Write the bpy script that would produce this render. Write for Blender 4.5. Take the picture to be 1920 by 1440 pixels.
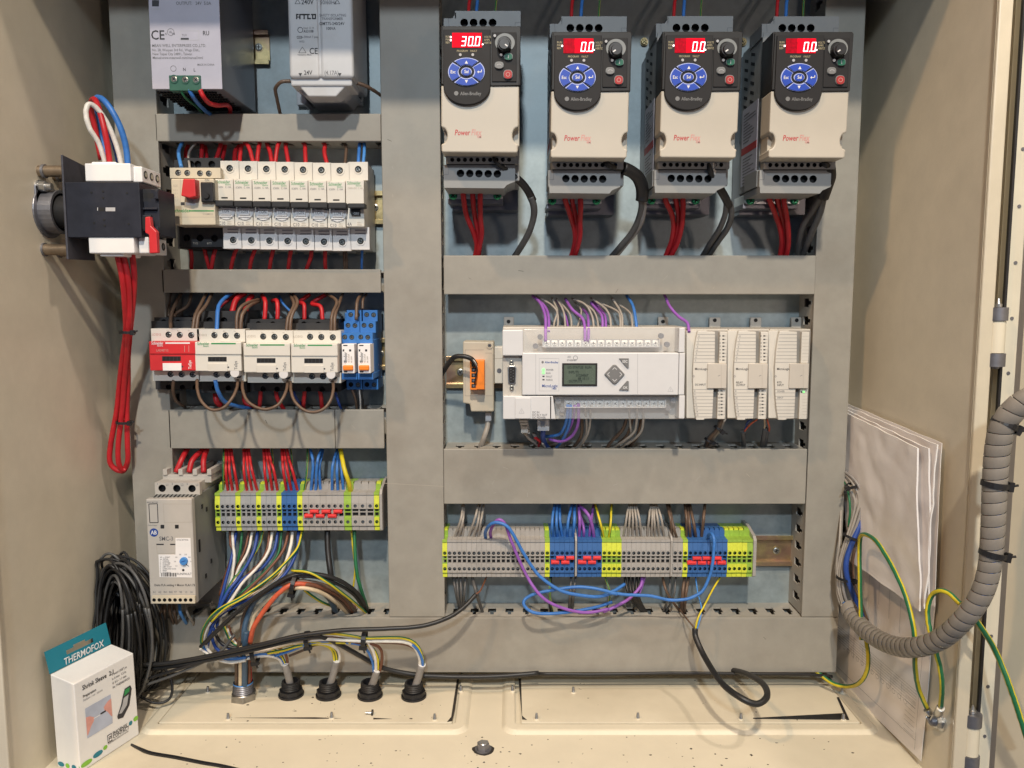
import bpy, math, random
from mathutils import Vector, Matrix
random.seed(7)
for _o in list(bpy.data.objects): bpy.data.objects.remove(_o)
SC = bpy.context.scene; COL = SC.collection
# ---------------------------------------------------------------- camera
# world: the mounting plate is the plane y=0, x to the right, z up; helper units are millimetres
F, D, PITCH = 1500.0, 880.0, math.radians(6.0)
cs, sn = math.cos(PITCH), math.sin(PITCH)
cam = bpy.data.cameras.new('camera'); co = bpy.data.objects.new('camera', cam); COL.objects.link(co)
co.location = (0, -D*.001, 0); co.rotation_euler = (math.pi/2-PITCH, 0, 0)
cam.sensor_width = 36; cam.lens = 36*F/1920; cam.clip_start = .01; cam.clip_end = 50
SC.camera = co
# ---------------------------------------------------------------- light
w = bpy.data.worlds.new('World'); SC.world = w; w.use_nodes = True
bg = w.node_tree.nodes['Background']; bg.inputs[0].default_value = (.44, .57, .90, 1); bg.inputs[1].default_value = .115
def lamp(name, loc, target, size, watt, col):
    l = bpy.data.lights.new(name, 'AREA'); l.shape = 'DISK'; l.size = size; l.energy = watt; l.color = col
    o = bpy.data.objects.new(name, l); COL.objects.link(o); o.location = loc
    o.rotation_euler = (Vector(target)-Vector(loc)).to_track_quat('-Z', 'Y').to_euler(); return o
lamp('warm_ceiling_lamp', (.02, -1.75, 1.578), (0, 0, 0), .09, 42, (1, .86, .68))
lamp('cool_ceiling_lamp', (-.10, -2.5, 1.12), (0, 0, 0), .14, 26, (.78, .90, 1))
lamp('left_side_lamp', (-1.15, -1.45, 1.85), (.2, 0, -.1), .12, 20, (1, .64, .34))
lamp('right_ceiling_lamp', (.95, -1.05, 1.95), (-.2, -.1, -.1), .12, 15, (1, .84, .72))
lamp('right_side_lamp', (.85, -1.75, .22), (-.1, 0, -.1), .16, 2.0, (1, .78, .66))
SC.view_settings.view_transform = 'Standard'; SC.view_settings.look = 'None'
SC.view_settings.exposure = .05; SC.view_settings.gamma = 1
# ---------------------------------------------------------------- photo-measured helpers
def ray(px, py):
    r = (px-960)/F; u = (720-py)/F
    return r, cs+sn*u, -sn+cs*u
def V(px, py, d):
    x, y, z = ray(px, py); t = (D-d)/y
    return Vector((x*t, -d, z*t))
def P(px, py, d):
    v = V(px, py, d); return v.x, v.z
def Vf(px, py, z0):
    x, y, z = ray(px, py); t = z0/z
    return Vector((x*t, y*t-D, z0))
def Vx(px, py, X):
    x, y, z = ray(px, py); t = X/x
    return Vector((X, y*t-D, z*t))
def mmpx(d): return (D-d)/F
ONES = 'zeroth first second third fourth fifth sixth seventh eighth ninth tenth eleventh twelfth thirteenth fourteenth fifteenth sixteenth seventeenth eighteenth nineteenth'.split()
TENS = {2: 'twent', 3: 'thirt', 4: 'fort', 5: 'fift', 6: 'sixt', 7: 'sevent'}
def nth(n):
    if n < 20: return ONES[n]
    t = TENS[n//10]
    return t+'ieth' if n % 10 == 0 else t+'y-'+ONES[n % 10]
# ---------------------------------------------------------------- materials
MATS = {}
def mat(name, rgb, rough=.5, metal=0., var=.07, scale=70., bump=0., bscale=900., emit=0., alpha=1., dirt=None, dscale=9., dlo=.5, dhi=.72, spec=.5):
    m = bpy.data.materials.new(name); m.use_nodes = True; n = m.node_tree.nodes; L = m.node_tree.links
    p = n['Principled BSDF']; p.inputs['Roughness'].default_value = rough; p.inputs['Metallic'].default_value = metal
    p.inputs['Specular IOR Level'].default_value = spec
    tc = n.new('ShaderNodeTexCoord'); oi = n.new('ShaderNodeObjectInfo')
    ad = n.new('ShaderNodeVectorMath'); ad.operation = 'ADD'
    L.new(tc.outputs['Object'], ad.inputs[0]); L.new(oi.outputs['Random'], ad.inputs[1])
    no = n.new('ShaderNodeTexNoise'); no.inputs['Scale'].default_value = scale; no.inputs['Detail'].default_value = 4; no.inputs['Roughness'].default_value = .65
    L.new(ad.outputs[0], no.inputs['Vector'])
    mr = n.new('ShaderNodeMapRange'); mr.inputs[1].default_value = .3; mr.inputs[2].default_value = .7
    L.new(no.outputs['Fac'], mr.inputs[0])
    mx = n.new('ShaderNodeMix'); mx.data_type = 'RGBA'; L.new(mr.outputs[0], mx.inputs[0])
    mx.inputs[6].default_value = (*[c*(1-var) for c in rgb], 1); mx.inputs[7].default_value = (*[min(1, c*(1+var)) for c in rgb], 1)
    out = mx.outputs[2]
    if dirt:
        n2 = n.new('ShaderNodeTexNoise'); n2.inputs['Scale'].default_value = dscale; n2.inputs['Detail'].default_value = 7; n2.inputs['Roughness'].default_value = .6
        L.new(ad.outputs[0], n2.inputs['Vector'])
        m2 = n.new('ShaderNodeMapRange'); m2.inputs[1].default_value = dlo; m2.inputs[2].default_value = dhi; m2.inputs[4].default_value = dirt[3] if len(dirt) > 3 else .6
        L.new(n2.outputs['Fac'], m2.inputs[0])
        x2 = n.new('ShaderNodeMix'); x2.data_type = 'RGBA'; L.new(m2.outputs[0], x2.inputs[0]); L.new(out, x2.inputs[6]); x2.inputs[7].default_value = (*dirt[:3], 1)
        out = x2.outputs[2]
    L.new(out, p.inputs['Base Color'])
    r2 = n.new('ShaderNodeMapRange'); r2.inputs[3].default_value = max(0, rough-.08); r2.inputs[4].default_value = min(1, rough+.1)
    L.new(no.outputs['Fac'], r2.inputs[0]); L.new(r2.outputs[0], p.inputs['Roughness'])
    if bump:
        nb = n.new('ShaderNodeTexNoise'); nb.inputs['Scale'].default_value = bscale; nb.inputs['Detail'].default_value = 2
        L.new(ad.outputs[0], nb.inputs['Vector']); b = n.new('ShaderNodeBump'); b.inputs['Strength'].default_value = bump; b.inputs['Distance'].default_value = .0004
        L.new(nb.outputs['Fac'], b.inputs['Height']); L.new(b.outputs[0], p.inputs['Normal'])
    if emit:
        L.new(out, p.inputs['Emission Color']); p.inputs['Emission Strength'].default_value = emit
    p.inputs['Alpha'].default_value = alpha
    MATS[name] = m; return m
mat('duct', (.305, .288, .25), .5, var=.07, scale=45, bump=.08, bscale=1400, dirt=(.20, .17, .135, .75), dscale=6, dlo=.5, dhi=.78)
mat('duct_wall', (.37, .35, .31), .6, var=.05)
mat('galv', (.33, .385, .395), .46, .3, var=.16, scale=60, bump=.08, bscale=260, dirt=(.33, .32, .29, .6), dscale=5)
mat('paint', (.70, .64, .50), .42, var=.03, scale=30, bump=.10, bscale=1500, dirt=(.47, .41, .30, .5), dscale=5)
mat('paint_wall', (.66, .60, .475), .38, var=.05, scale=35, bump=.28, bscale=900, dirt=(.54, .475, .36, .6), dscale=3)
mat('paint_rim', (.58, .52, .40), .4, var=.03)
mat('stain', (.03, .025, .02), .8, var=.4)
mat('zinc', (.50, .40, .20), .32, .8, var=.3, scale=60, dirt=(.42, .25, .22, .7), dscale=22, dlo=.45, dhi=.6)
mat('steel', (.55, .55, .54), .3, .9, var=.12, scale=200)
mat('dull_steel', (.22, .22, .24), .42, .7, var=.15, scale=90)
mat('screw', (.42, .43, .40), .28, .85, var=.25, scale=400)
mat('brass', (.26, .20, .14), .42, .75, var=.25)
mat('bracket', (.075, .075, .09), .5, .4, var=.2)
mat('chrome', (.36, .35, .33), .34, .9, var=.2, scale=120)
mat('black', (.012, .012, .014), .45, var=.3)
mat('dark', (.022, .024, .030), .5, var=.2)
mat('switch_body', (.018, .020, .030), .5, var=.2, spec=.3)
mat('charcoal', (.028, .029, .032), .55, var=.15, spec=.35)
mat('recess', (.006, .006, .007), .7)
mat('cream', (.58, .52, .40), .42, var=.03, scale=40, dirt=(.50, .43, .31, .35), dscale=16)
mat('mcb', (.66, .635, .575), .4, var=.025, scale=50, dirt=(.58, .53, .43, .3), dscale=18)
mat('mcb_low', (.66, .65, .65), .4, var=.025)
mat('white', (.78, .77, .76), .35, var=.02)
mat('label', (.80, .78, .77), .5, var=.02)
mat('grey_vent', (.28, .27, .29), .5)
mat('drive_beige', (.47, .43, .36), .45, var=.025, scale=30, bump=.04)
mat('drive_grey', (.27, .275, .27), .5, var=.04)
mat('drive_dark', (.022, .021, .021), .5, var=.1, spec=.3)
mat('drive_panel', (.020, .019, .020), .6, var=.1, spec=.25)
mat('key_blue', (.02, .065, .42), .45, var=.05, spec=.3)
mat('key_line', (.42, .48, .75), .5)
mat('key_grey', (.17, .17, .17), .5)
mat('key_green', (.02, .13, .08), .5, spec=.3)
mat('key_red', (.36, .03, .03), .5, spec=.3)
mat('dial_grey', (.20, .21, .21), .5)
mat('led_red', (.50, .0, .010), .6, emit=1.1, var=.3, scale=300, spec=.1)
mat('led_dim', (.22, .0, .006), .6, emit=1.2, var=.3, scale=300, spec=.1)
mat('led_white', (1, .72, .74), .4, emit=2.6, var=0)
mat('led_green', (.25, .95, .25), .4, emit=.9)
mat('brand_red', (.42, .03, .03), .5)
mat('brand_pink', (.55, .26, .23), .5)
mat('print', (.03, .03, .035), .6)
mat('print_grey', (.16, .16, .17), .6)
mat('print_pale', (.42, .42, .43), .6)
mat('print_faint', (.40, .36, .30), .6)
mat('print_white', (.75, .75, .75), .6)
mat('print_gold', (.35, .30, .18), .6)
mat('green_print', (.02, .25, .07), .5)
mat('green', (.02, .17, .06), .45)
mat('green_screw', (.02, .26, .12), .3, .5, var=.3)
mat('psu_front', (.43, .42, .49), .4, var=.03)
mat('psu_side', (.19, .205, .24), .4, .3, var=.05)
mat('terminal_green', (.025, .10, .07), .4)
mat('transformer', (.52, .52, .53), .42, var=.05, scale=35, dirt=(.46, .43, .40, .5), dscale=25)
mat('smc', (.47, .44, .40), .45, var=.03)
mat('smc_side', (.21, .215, .21), .5, var=.05)
mat('plc', (.63, .63, .635), .4, var=.02)
mat('plc_back', (.50, .47, .42), .45, var=.03)
mat('module', (.62, .59, .53), .45, var=.02)
mat('module_dark', (.25, .235, .215), .5)
mat('module_lid', (.53, .49, .43), .42, var=.02)
mat('clear', (.85, .87, .90), .10, var=.05, alpha=.10)
mat('bright', (.93, .92, .88), .2, 0, var=.08, scale=500)  # non-metal white: glints on the controller's terminal screws put into the colour
mat('clear_rim', (.85, .86, .88), .2, var=.05, alpha=.62)
mat('lcd', (.085, .11, .085), .25, var=.08, emit=.15)
mat('lcd_text', (.02, .03, .025), .4)
mat('beige', (.50, .455, .365), .5, var=.04)
mat('orange', (.85, .23, .02), .45, var=.05)
mat('red', (.60, .018, .022), .4, var=.08)
mat('red_plastic', (.58, .03, .035), .38, var=.05)
mat('jumper', (.75, .05, .05), .4, var=.08)
mat('relay_blue', (.035, .16, .46), .42, var=.06)
mat('tb_grey', (.36, .345, .325), .5, var=.05, dirt=(.28, .26, .23, .5), dscale=40)
mat('tb_grey_cool', (.30, .315, .325), .5, var=.05)
mat('tb_blue', (.035, .12, .33), .48, var=.06)
mat('tb_yellow', (.60, .66, .05), .5, var=.1, scale=200)
mat('tb_green', (.29, .46, .06), .5, var=.1, scale=200)
for k, c in dict(w_red=(.47, .014, .02), w_blue=(.04, .17, .50), w_dblue=(.018, .06, .28), w_lblue=(.07, .25, .60), w_brown=(.115, .072, .048),
                 w_rbrown=(.15, .055, .028), w_grey=(.33, .30, .265), w_white=(.72, .68, .62), w_cream=(.62, .50, .34), w_black=(.014, .014, .015),
                 w_dgrey=(.085, .085, .085), w_purple=(.27, .095, .42), w_green=(.015, .14, .055), w_yellow=(.62, .50, .02), w_orange=(.55, .10, .045),
                 w_slate=(.045, .09, .15), w_sleeve=(.26, .245, .235)).items():
    mat(k, c, .45, var=.14, scale=120)
mat('conduit', (.25, .225, .195), .40, var=.10, scale=60)
mat('paper', (.86, .82, .80), .75, var=.04, scale=20, dirt=(.70, .66, .66, .5), dscale=6)
mat('paper_edge', (.78, .76, .75), .75, var=.03)
mat('carton', (.78, .765, .74), .6, var=.02)
mat('teal', (.012, .19, .26), .5, var=.04)
mat('lime', (.22, .50, .05), .5)
mat('photo_bg', (.42, .46, .56), .5, var=.15, scale=30)
mat('skin', (.68, .32, .27), .6, var=.15)
# ---------------------------------------------------------------- mesh builder (mm in, m out)
FONT = {}
def glyphs(s):
    if s not in FONT:
        c = bpy.data.curves.new('t', 'FONT'); c.body = s; c.resolution_u = 2; c.size = 1; c.offset = .014
        o = bpy.data.objects.new('t', c); COL.objects.link(o); dg = bpy.context.evaluated_depsgraph_get(); dg.update()
        me = bpy.data.meshes.new_from_object(o.evaluated_get(dg))
        vs = [tuple(v.co) for v in me.vertices]; fs = [tuple(p.vertices) for p in me.polygons]
        FONT[s] = (vs, fs, max([v[0] for v in vs] or [0]))
        bpy.data.meshes.remove(me); bpy.data.objects.remove(o); bpy.data.curves.remove(c)
    return FONT[s]
ORG = {}
class B:
    def __init__(s, parent=None, mat='white'):
        s.p = parent; s.v = []; s.f = []; s.m = []; s.s = []; s.d = mat
    def add(s, vs, fs, mat=None, sm=False):
        b = len(s.v); s.v += [Vector(v) for v in vs]; s.f += [tuple(i+b for i in f) for f in fs]
        s.m += [mat or s.d]*len(fs); s.s += [sm]*len(fs)
    def hull(s, A, Bk, mat=None):           # two matching loops: A front, Bk back
        n = len(A); fs = [tuple(range(n)), tuple(range(2*n-1, n-1, -1))]+[(i, i+n, (i+1) % n+n, (i+1) % n) for i in range(n)]
        s.add(list(A)+list(Bk), fs, mat)
    def box(s, x0, x1, z0, z1, d0, d1, mat=None):
        A = [(x0, -d1, z0), (x1, -d1, z0), (x1, -d1, z1), (x0, -d1, z1)]; s.hull(A, [(a[0], -d0, a[2]) for a in A], mat)
    def pbox(s, x0, y0, x1, y1, d0, d1, mat=None):
        a = P(x0, y1, d1); b = P(x1, y0, d1); xm0 = (a[0]+P(x0, y0, d1)[0])/2; xm1 = (b[0]+P(x1, y1, d1)[0])/2
        s.box(xm0, xm1, a[1], b[1], d0, d1, mat)
    def prism(s, pts, d0, d1, mat=None):    # pts px
        A = [V(x, y, d1) for x, y in pts][::-1]; s.hull(A, [(a.x, -d0, a.z) for a in A], mat)
    def profx(s, pts, x0, x1, mat=None):     # pts (d,z) mm
        A = [(x0, -d, z) for d, z in pts]; s.hull(A, [(x1, a[1], a[2]) for a in A], mat)
    def cyl(s, c, ax, r, h, mat=None, n=16, r2=None, cap=True, cmat=None):
        c = Vector(c); ax = Vector(ax).normalized(); u = ax.orthogonal().normalized(); w_ = ax.cross(u); r2 = r if r2 is None else r2
        vs = [c+(u*math.cos(2*math.pi*i/n)+w_*math.sin(2*math.pi*i/n))*r for i in range(n)]
        vs += [c+ax*h+(u*math.cos(2*math.pi*i/n)+w_*math.sin(2*math.pi*i/n))*r2 for i in range(n)]
        s.add(vs, [(i, (i+1) % n, (i+1) % n+n, i+n) for i in range(n)], mat, True)
        if cap: s.add(vs, [tuple(range(n, 2*n)), tuple(range(n-1, -1, -1))], cmat or mat)
    def pcyl(s, px, py, r, d0, d1, mat=None, n=16, r2=None, cmat=None):  # r in px, axis towards the viewer
        c = V(px, py, d1); k = mmpx(d1); s.cyl((c.x, -d0, c.z), (0, -1, 0), r*k, d1-d0, mat, n, None if r2 is None else r2*k, True, cmat)
    def ring(s, px, py, r0, r1, d0, d1, mat=None, n=18):
        c = V(px, py, d1); k = mmpx(d1); vs = []
        for rr, dd in ((r1, d0), (r1, d1), (r0, d1), (r0, d0)):
            vs += [(c.x+rr*k*math.cos(2*math.pi*i/n), -dd, c.z+rr*k*math.sin(2*math.pi*i/n)) for i in range(n)]
        s.add(vs, [(j*n+i, j*n+(i+1) % n, (j+1)*n+(i+1) % n, (j+1)*n+i) for j in range(3) for i in range(n)], mat, False)
    def hcell(s, x0, x1, z0, z1, cx, cz, r, d, dep, mf=None, mi='recess', n=12, d2=None):  # front face with a round hole; d at z0, d2 at z1
        d2 = d if d2 is None else d2
        dd = lambda z: -(d+(d2-d)*(z-z0)/(z1-z0))
        inn = []; out = []
        for i in range(n):
            a = 2*math.pi*(i+.5)/n; ca, sa = math.cos(a), math.sin(a); inn.append((cx+r*ca, cz+r*sa))
            t = min((x1-cx)/ca if ca > 0 else (x0-cx)/ca, (z1-cz)/sa if sa > 0 else (z0-cz)/sa); out.append((cx+t*ca, cz+t*sa))
        cor = [(x1, z1), (x0, z1), (x0, z0), (x1, z0)]
        vs = [(x, dd(z), z) for x, z in inn+out+cor]; fs = []
        side = lambda p: 0 if abs(p[0]-x1) < 1e-6 else 1 if abs(p[1]-z1) < 1e-6 else 2 if abs(p[0]-x0) < 1e-6 else 3
        for i in range(n):
            j = (i+1) % n; a, b = side(out[i]), side(out[j])
            fs.append((i, n+i, n+j, j) if a == b else (i, n+i, 2*n+a, n+j, j))
        s.add(vs, fs, mf)
        vs = [(x, dd(z), z) for x, z in inn]+[(x, dd(z)+dep, z) for x, z in inn]
        s.add(vs, [(i, (i+1) % n, (i+1) % n+n, i+n) for i in range(n)], mi); s.add(vs, [tuple(range(n, 2*n))], mi)
    def hslab(s, px0, py0, px1, py1, d, holes, r, dep=3, mf=None, mi='recess', n=12):   # a slab whose front carries a row of round holes
        a = P(px0, py1, d); b = P(px1, py0, d); k = mmpx(d); H = [P(h[0], h[1], d) for h in holes]
        xs = [a[0]]+[(H[i][0]+H[i+1][0])/2 for i in range(len(H)-1)]+[b[0]]
        for i, h in enumerate(H): s.hcell(xs[i], xs[i+1], a[1], b[1], h[0], h[1], r*k, d, dep-.1, mf, mi, n)
        x0, x1, z0, z1 = a[0], b[0], a[1], b[1]; q = [(x0, z0), (x1, z0), (x1, z1), (x0, z1)]
        vs = [(x, -d, z) for x, z in q]+[(x, -d+dep, z) for x, z in q]
        s.add(vs, [(i, (i+1) % 4, (i+1) % 4+4, i+4) for i in range(4)], mf)
    def tube(s, pts, r, mat=None, n=8, stripe=None, twist=.0, cap=True):
        P_ = pts; N = len(P_); t0 = (P_[1]-P_[0]).normalized(); u = t0.orthogonal().normalized(); vs = []; b = len(s.v); acc = 0
        for i in range(N):
            t = (P_[min(i+1, N-1)]-P_[max(i-1, 0)]).normalized(); u = (u-t*u.dot(t)).normalized(); w_ = t.cross(u)
            rr = r[i] if isinstance(r, (list, tuple)) else r
            if i: acc += (P_[i]-P_[i-1]).length*twist
            for j in range(n):
                a = 2*math.pi*j/n+acc; vs.append(P_[i]+(u*math.cos(a)+w_*math.sin(a))*rr)
        s.v += vs
        for i in range(N-1):
            for j in range(n):
                s.f.append((b+i*n+j, b+i*n+(j+1) % n, b+(i+1)*n+(j+1) % n, b+(i+1)*n+j)); s.s.append(True)
                s.m.append(stripe if (stripe and (j % 4) in (0, 1)) else (mat or s.d))
        if cap:
            s.f += [tuple(b+j for j in range(n-1, -1, -1)), tuple(b+(N-1)*n+j for j in range(n))]; s.s += [False]*2; s.m += [mat or s.d]*2
    def text(s, t, px, py, d, size, mat='print', al='L', rot=0, sx=1., it=0.):
        k = mmpx(d)*size*1.35; c = V(px, py, d+.12); ca, sa = math.cos(math.radians(rot)), math.sin(math.radians(rot))
        s.textT(t, c, Vector((ca, 0, sa)), Vector((-sa, 0, ca)), k, mat, al, sx, it)
    def textT(s, t, c, R, U, k, mat='print', al='L', sx=1., it=0.):
        vs, fs, wd = glyphs(t); off = {'L': 0, 'C': -wd/2, 'R': -wd}[al]; sx *= .86
        s.add([c+R*((v[0]+off+v[1]*it)*k*sx)+U*(v[1]*k) for v in vs], fs, mat)
    def line(s, x0, y0, x1, y1, d, wd=1., mat='print'):   # thin printed / scored line, px
        a, b = V(x0, y0, d+.1), V(x1, y1, d+.1); t = (b-a).normalized(); nrm = Vector((-t.z, 0, t.x))*wd*mmpx(d)/2
        s.add([a-nrm, b-nrm, b+nrm, a+nrm], [(0, 1, 2, 3)], mat)
    def quad(s, x0, y0, x1, y1, d, mat='print'):
        s.add([V(x0, y1, d+.08), V(x1, y1, d+.08), V(x1, y0, d+.08), V(x0, y0, d+.08)], [(0, 1, 2, 3)], mat)
    def screw(s, px, py, d, r, mat='screw', rot=None, h=1.0):
        s.pcyl(px, py, r, d-.5, d+h*.55, mat, 14); s.pcyl(px, py, r, d+h*.55, d+h, mat, 14, r2=r*.7)
        a = rot if rot is not None else random.uniform(0, 90); c = V(px, py, d+h+.04); k = mmpx(d)*r
        for q in (a, a+90):
            t = Vector((math.cos(math.radians(q)), 0, math.sin(math.radians(q)))); n_ = Vector((-t.z, 0, t.x))*k*.13; t = t*k*.62
            s.add([c-t-n_, c+t-n_, c+t+n_, c-t+n_], [(0, 1, 2, 3)], 'recess')
    def build(s, name, bev=0., label=None, cat=None, group=None, kind=None, seg=2, org=None):
        if s.p is not None: o0 = ORG[s.p.name]
        elif org is not None: o0 = Vector(org)
        else:
            xs = [v.x for v in s.v]; ys = [v.y for v in s.v]; zs = [v.z for v in s.v]; o0 = Vector(((min(xs)+max(xs))/2, max(ys), min(zs)))
        me = bpy.data.meshes.new(name); me.from_pydata([(v-o0)*.001 for v in s.v], [], s.f)
        names = []; idx = []
        for m in s.m:
            if m not in names: names.append(m)
            idx.append(names.index(m))
        for m in names: me.materials.append(MATS[m])
        me.polygons.foreach_set('material_index', idx); me.polygons.foreach_set('use_smooth', s.s)
        me.validate(); me.update()
        ob = bpy.data.objects.new(name, me); COL.objects.link(ob)
        if bev:
            q = ob.modifiers.new('bevel', 'BEVEL'); q.width = bev*.001; q.segments = seg; q.limit_method = 'ANGLE'; q.angle_limit = math.radians(40)
        if s.p is not None: ob.parent = s.p
        else: ob.location = o0*.001; ORG[ob.name] = o0
        tag(ob, label, cat, group, kind); return ob
def tag(o, label=None, cat=None, group=None, kind=None):
    if label: o['label'] = label
    if cat: o['category'] = cat
    if group: o['group'] = group
    if kind: o['kind'] = kind
def thing(name, label, cat, px, py, d=0, group=None):
    o = bpy.data.objects.new(name, None); COL.objects.link(o); v = V(px, py, d); v.y = 0 if d == 0 else v.y
    o.location = v*.001; o.empty_display_size = .01; ORG[o.name] = v; tag(o, label, cat, group); return o
def sub(parent, of):       # allow a sub-part: remembers the origin of its thing
    ORG[parent.name] = ORG[of.name]; return parent
def copy_tree(root, dv, label):
    def rec(o, par):
        c = o.copy(); COL.objects.link(c); c.parent = par
        for ch in kids.get(o.name, []): rec(ch, c)
        return c
    kids = {}
    for o in bpy.data.objects:
        if o.parent: kids.setdefault(o.parent.name, []).append(o)
    c = rec(root, None); c.location = root.location+Vector(dv)*.001; c['label'] = label; ORG[c.name] = ORG[root.name]+Vector(dv); return c
def smooth(pts, k=6):
    Q = [pts[0]*2-pts[1]]+list(pts)+[pts[-1]*2-pts[-2]]; out = []
    for i in range(1, len(Q)-2):
        a, b, c, e = Q[i-1], Q[i], Q[i+1], Q[i+2]
        for j in range(k):
            t = j/k; out.append(.5*((2*b)+(c-a)*t+(2*a-5*b+4*c-e)*t*t+(3*b-a-3*c+e)*t**3))
    out.append(pts[-1]); return out
# ---------------------------------------------------------------- wires
COLN = dict(w_red='red', w_blue='blue', w_dblue='dark blue', w_lblue='light blue', w_brown='brown', w_rbrown='reddish brown', w_grey='grey', w_white='white', w_cream='cream',
            w_black='black', w_dgrey='dark grey', w_purple='purple', w_green='green', w_yellow='yellow', w_orange='orange red', w_slate='slate blue', w_sleeve='grey', gy='green and yellow')
def parse(st, Z):
    ox, oy, k = Z; out = []
    d = 40.
    for q in st.split():
        a = q.split(','); 
        if len(a) > 2: d = a[2] if a[2][0] == 'X' else float(a[2])
        q_ = (ox+float(a[0])*k, oy+float(a[1])*k)
        out.append(Vx(*q_, float(d[1:])) if isinstance(d, str) else V(*q_, d))
    return out
def wire(st, col, r, label, Z=(0, 0, 1), group=None, name='wire', cat='wire', n=8, k=6):
    b = B(None); pts = smooth(parse(st, Z), k)
    pts = [p+Vector((random.uniform(-.12, .12), random.uniform(-.2, .2), 0)) for p in pts] if r < 2.6 else pts
    if col == 'gy': b.tube(pts, r, 'w_green', n, 'w_yellow', twist=.004)
    elif col == 'yg': b.tube(pts, r, 'w_yellow', n, 'w_green', twist=.004)
    else: b.tube(pts, r, col, n)
    return b.build(name, label=label, cat=cat, group=group, org=pts[0])
def bunch(items, where, group, Z, r=1.2, **kw):
    """items: (colour, path) ; labels count wires of one colour from the left"""
    cnt = {}; tot = {}
    for it in items: c = COLN.get(it[0], 'green and yellow'); tot[c] = tot.get(c, 0)+1
    for it in items:
        c = COLN.get(it[0], 'green and yellow'); cnt[c] = cnt.get(c, 0)+1
        lab = f'{c} wire {where}' if tot[c] == 1 else f'{nth(cnt[c])} {c} wire from left {where}'
        wire(it[1], it[0], it[2] if len(it) > 2 else r, lab, Z, group, **kw)
def tie(px, py, d, r, ang, label, w_=2.6, group='black cable ties', head=True, tilt=0):
    """band round a bundle running along direction ang (deg, 0 = to the right)"""
    c = V(px, py, d); a = math.radians(ang); ax = Vector((math.cos(a), tilt, math.sin(a))).normalized(); u = Vector((0, -1, 0)); u = (u-ax*u.dot(ax)).normalized(); v = ax.cross(u)
    b = B(None, 'black'); n = 20; vs = []
    for rr, o in ((r, -w_/2), (r+1, -w_/2), (r+1, w_/2), (r, w_/2)):
        vs += [c+ax*o+(u*math.cos(2*math.pi*i/n)+v*math.sin(2*math.pi*i/n))*rr for i in range(n)]
    b.add(vs, [(j*n+i, j*n+(i+1) % n, ((j+1) % 4)*n+(i+1) % n, ((j+1) % 4)*n+i) for j in range(4) for i in range(n)], None)
    if head:
        h = c+(u*.5+v*.86)*(r+1.2); s = w_*.9
        cc = [h+ax*x+u*y+v*z for x, y, z in ((-s, -1.8, -1.8), (s, -1.8, -1.8), (s, 1.8, -1.8), (-s, 1.8, -1.8), (-s, -1.8, 1.8), (s, -1.8, 1.8), (s, 1.8, 1.8), (-s, 1.8, 1.8))]
        b.add(cc, [(0, 1, 2, 3), (7, 6, 5, 4), (0, 4, 5, 1), (1, 5, 6, 2), (2, 6, 7, 3), (3, 7, 4, 0)])
        b.tube([h, h+v*2.5+ax*1, h+v*5+u*1+ax*2], 1., None, 4)
    return b.build('cable_tie', label=label, cat='cable tie', group=group)
# ================================================================ cabinet shell
XL, XR, ZF, ZT, DF = -430., 378., -429., 352., 236.
b = B(None, 'paint_wall'); b.box(XL-2, XL, ZF, ZT, -28, DF); b.build('wall_left', kind='structure')
b = B(None, 'paint_wall'); b.box(XR, XR+2, ZF, ZT, -28, DF-8); b.build('wall_right', kind='structure')
b = B(None, 'paint_wall'); b.box(XL-2, XR+2, ZF-2, ZT+2, -31, -28.2); b.build('wall_back', kind='structure')
b = B(None, 'paint_wall'); b.box(XL-2, XR+2, ZT, ZT+2, -28, DF); b.build('ceiling', kind='structure')
# floor: sheet, with two raised (pressed) frames that carry the gland plates
def slab(b, pts, z0, z1, mat=None):
    A = [(p[0], p[1], z1) for p in pts]; b.hull(A, [(p[0], p[1], z0) for p in pts], mat)
def rrect(x0, x1, y0, y1, r, n=6):
    o = []
    for cx, cy, a0 in ((x1-r, y1-r, 0), (x0+r, y1-r, 90), (x0+r, y0+r, 180), (x1-r, y0+r, 270)):
        for i in range(n+1): a = math.radians(a0+90*i/n); o.append((cx+r*math.cos(a), cy+r*math.sin(a)))
    return o
b = B(None, 'paint'); b.v = []; b.box(XL-2, XR+2, ZF-3, ZF, -28, DF+3); b.build('floor', kind='structure')
fl = Vf(885, 1300, ZF); fr = Vf(942, 1300, ZF); yf = Vf(905, 1378, ZF).y; xr = Vf(1640, 1360, ZF).x; xl = Vf(262, 1370, ZF).x
for x0, x1, nm in ((xl, fl.x, 'floor_rim'), (fr.x, xr, 'floor_rim')):
    b = B(None, 'paint'); o = rrect(x0, x1, yf, 26, 14); i = rrect(x0+14, x1-14, yf+15, 22, 5); n = len(o)
    # raised frame with a sloped outer edge and an open middle
    o2 = rrect(x0+4, x1-4, yf+4, 26, 12)
    vs = [(p[0], p[1], ZF) for p in o]+[(p[0], p[1], ZF+3.4) for p in o2]+[(p[0], p[1], ZF+3.4) for p in i]+[(p[0], p[1], ZF+.6) for p in i]
    b.add(vs, [(j*n+k, j*n+(k+1) % n, (j+1)*n+(k+1) % n, (j+1)*n+k) for j in range(3) for k in range(n)])
    b.build(nm, bev=1.6, kind='structure', seg=3)
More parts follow.
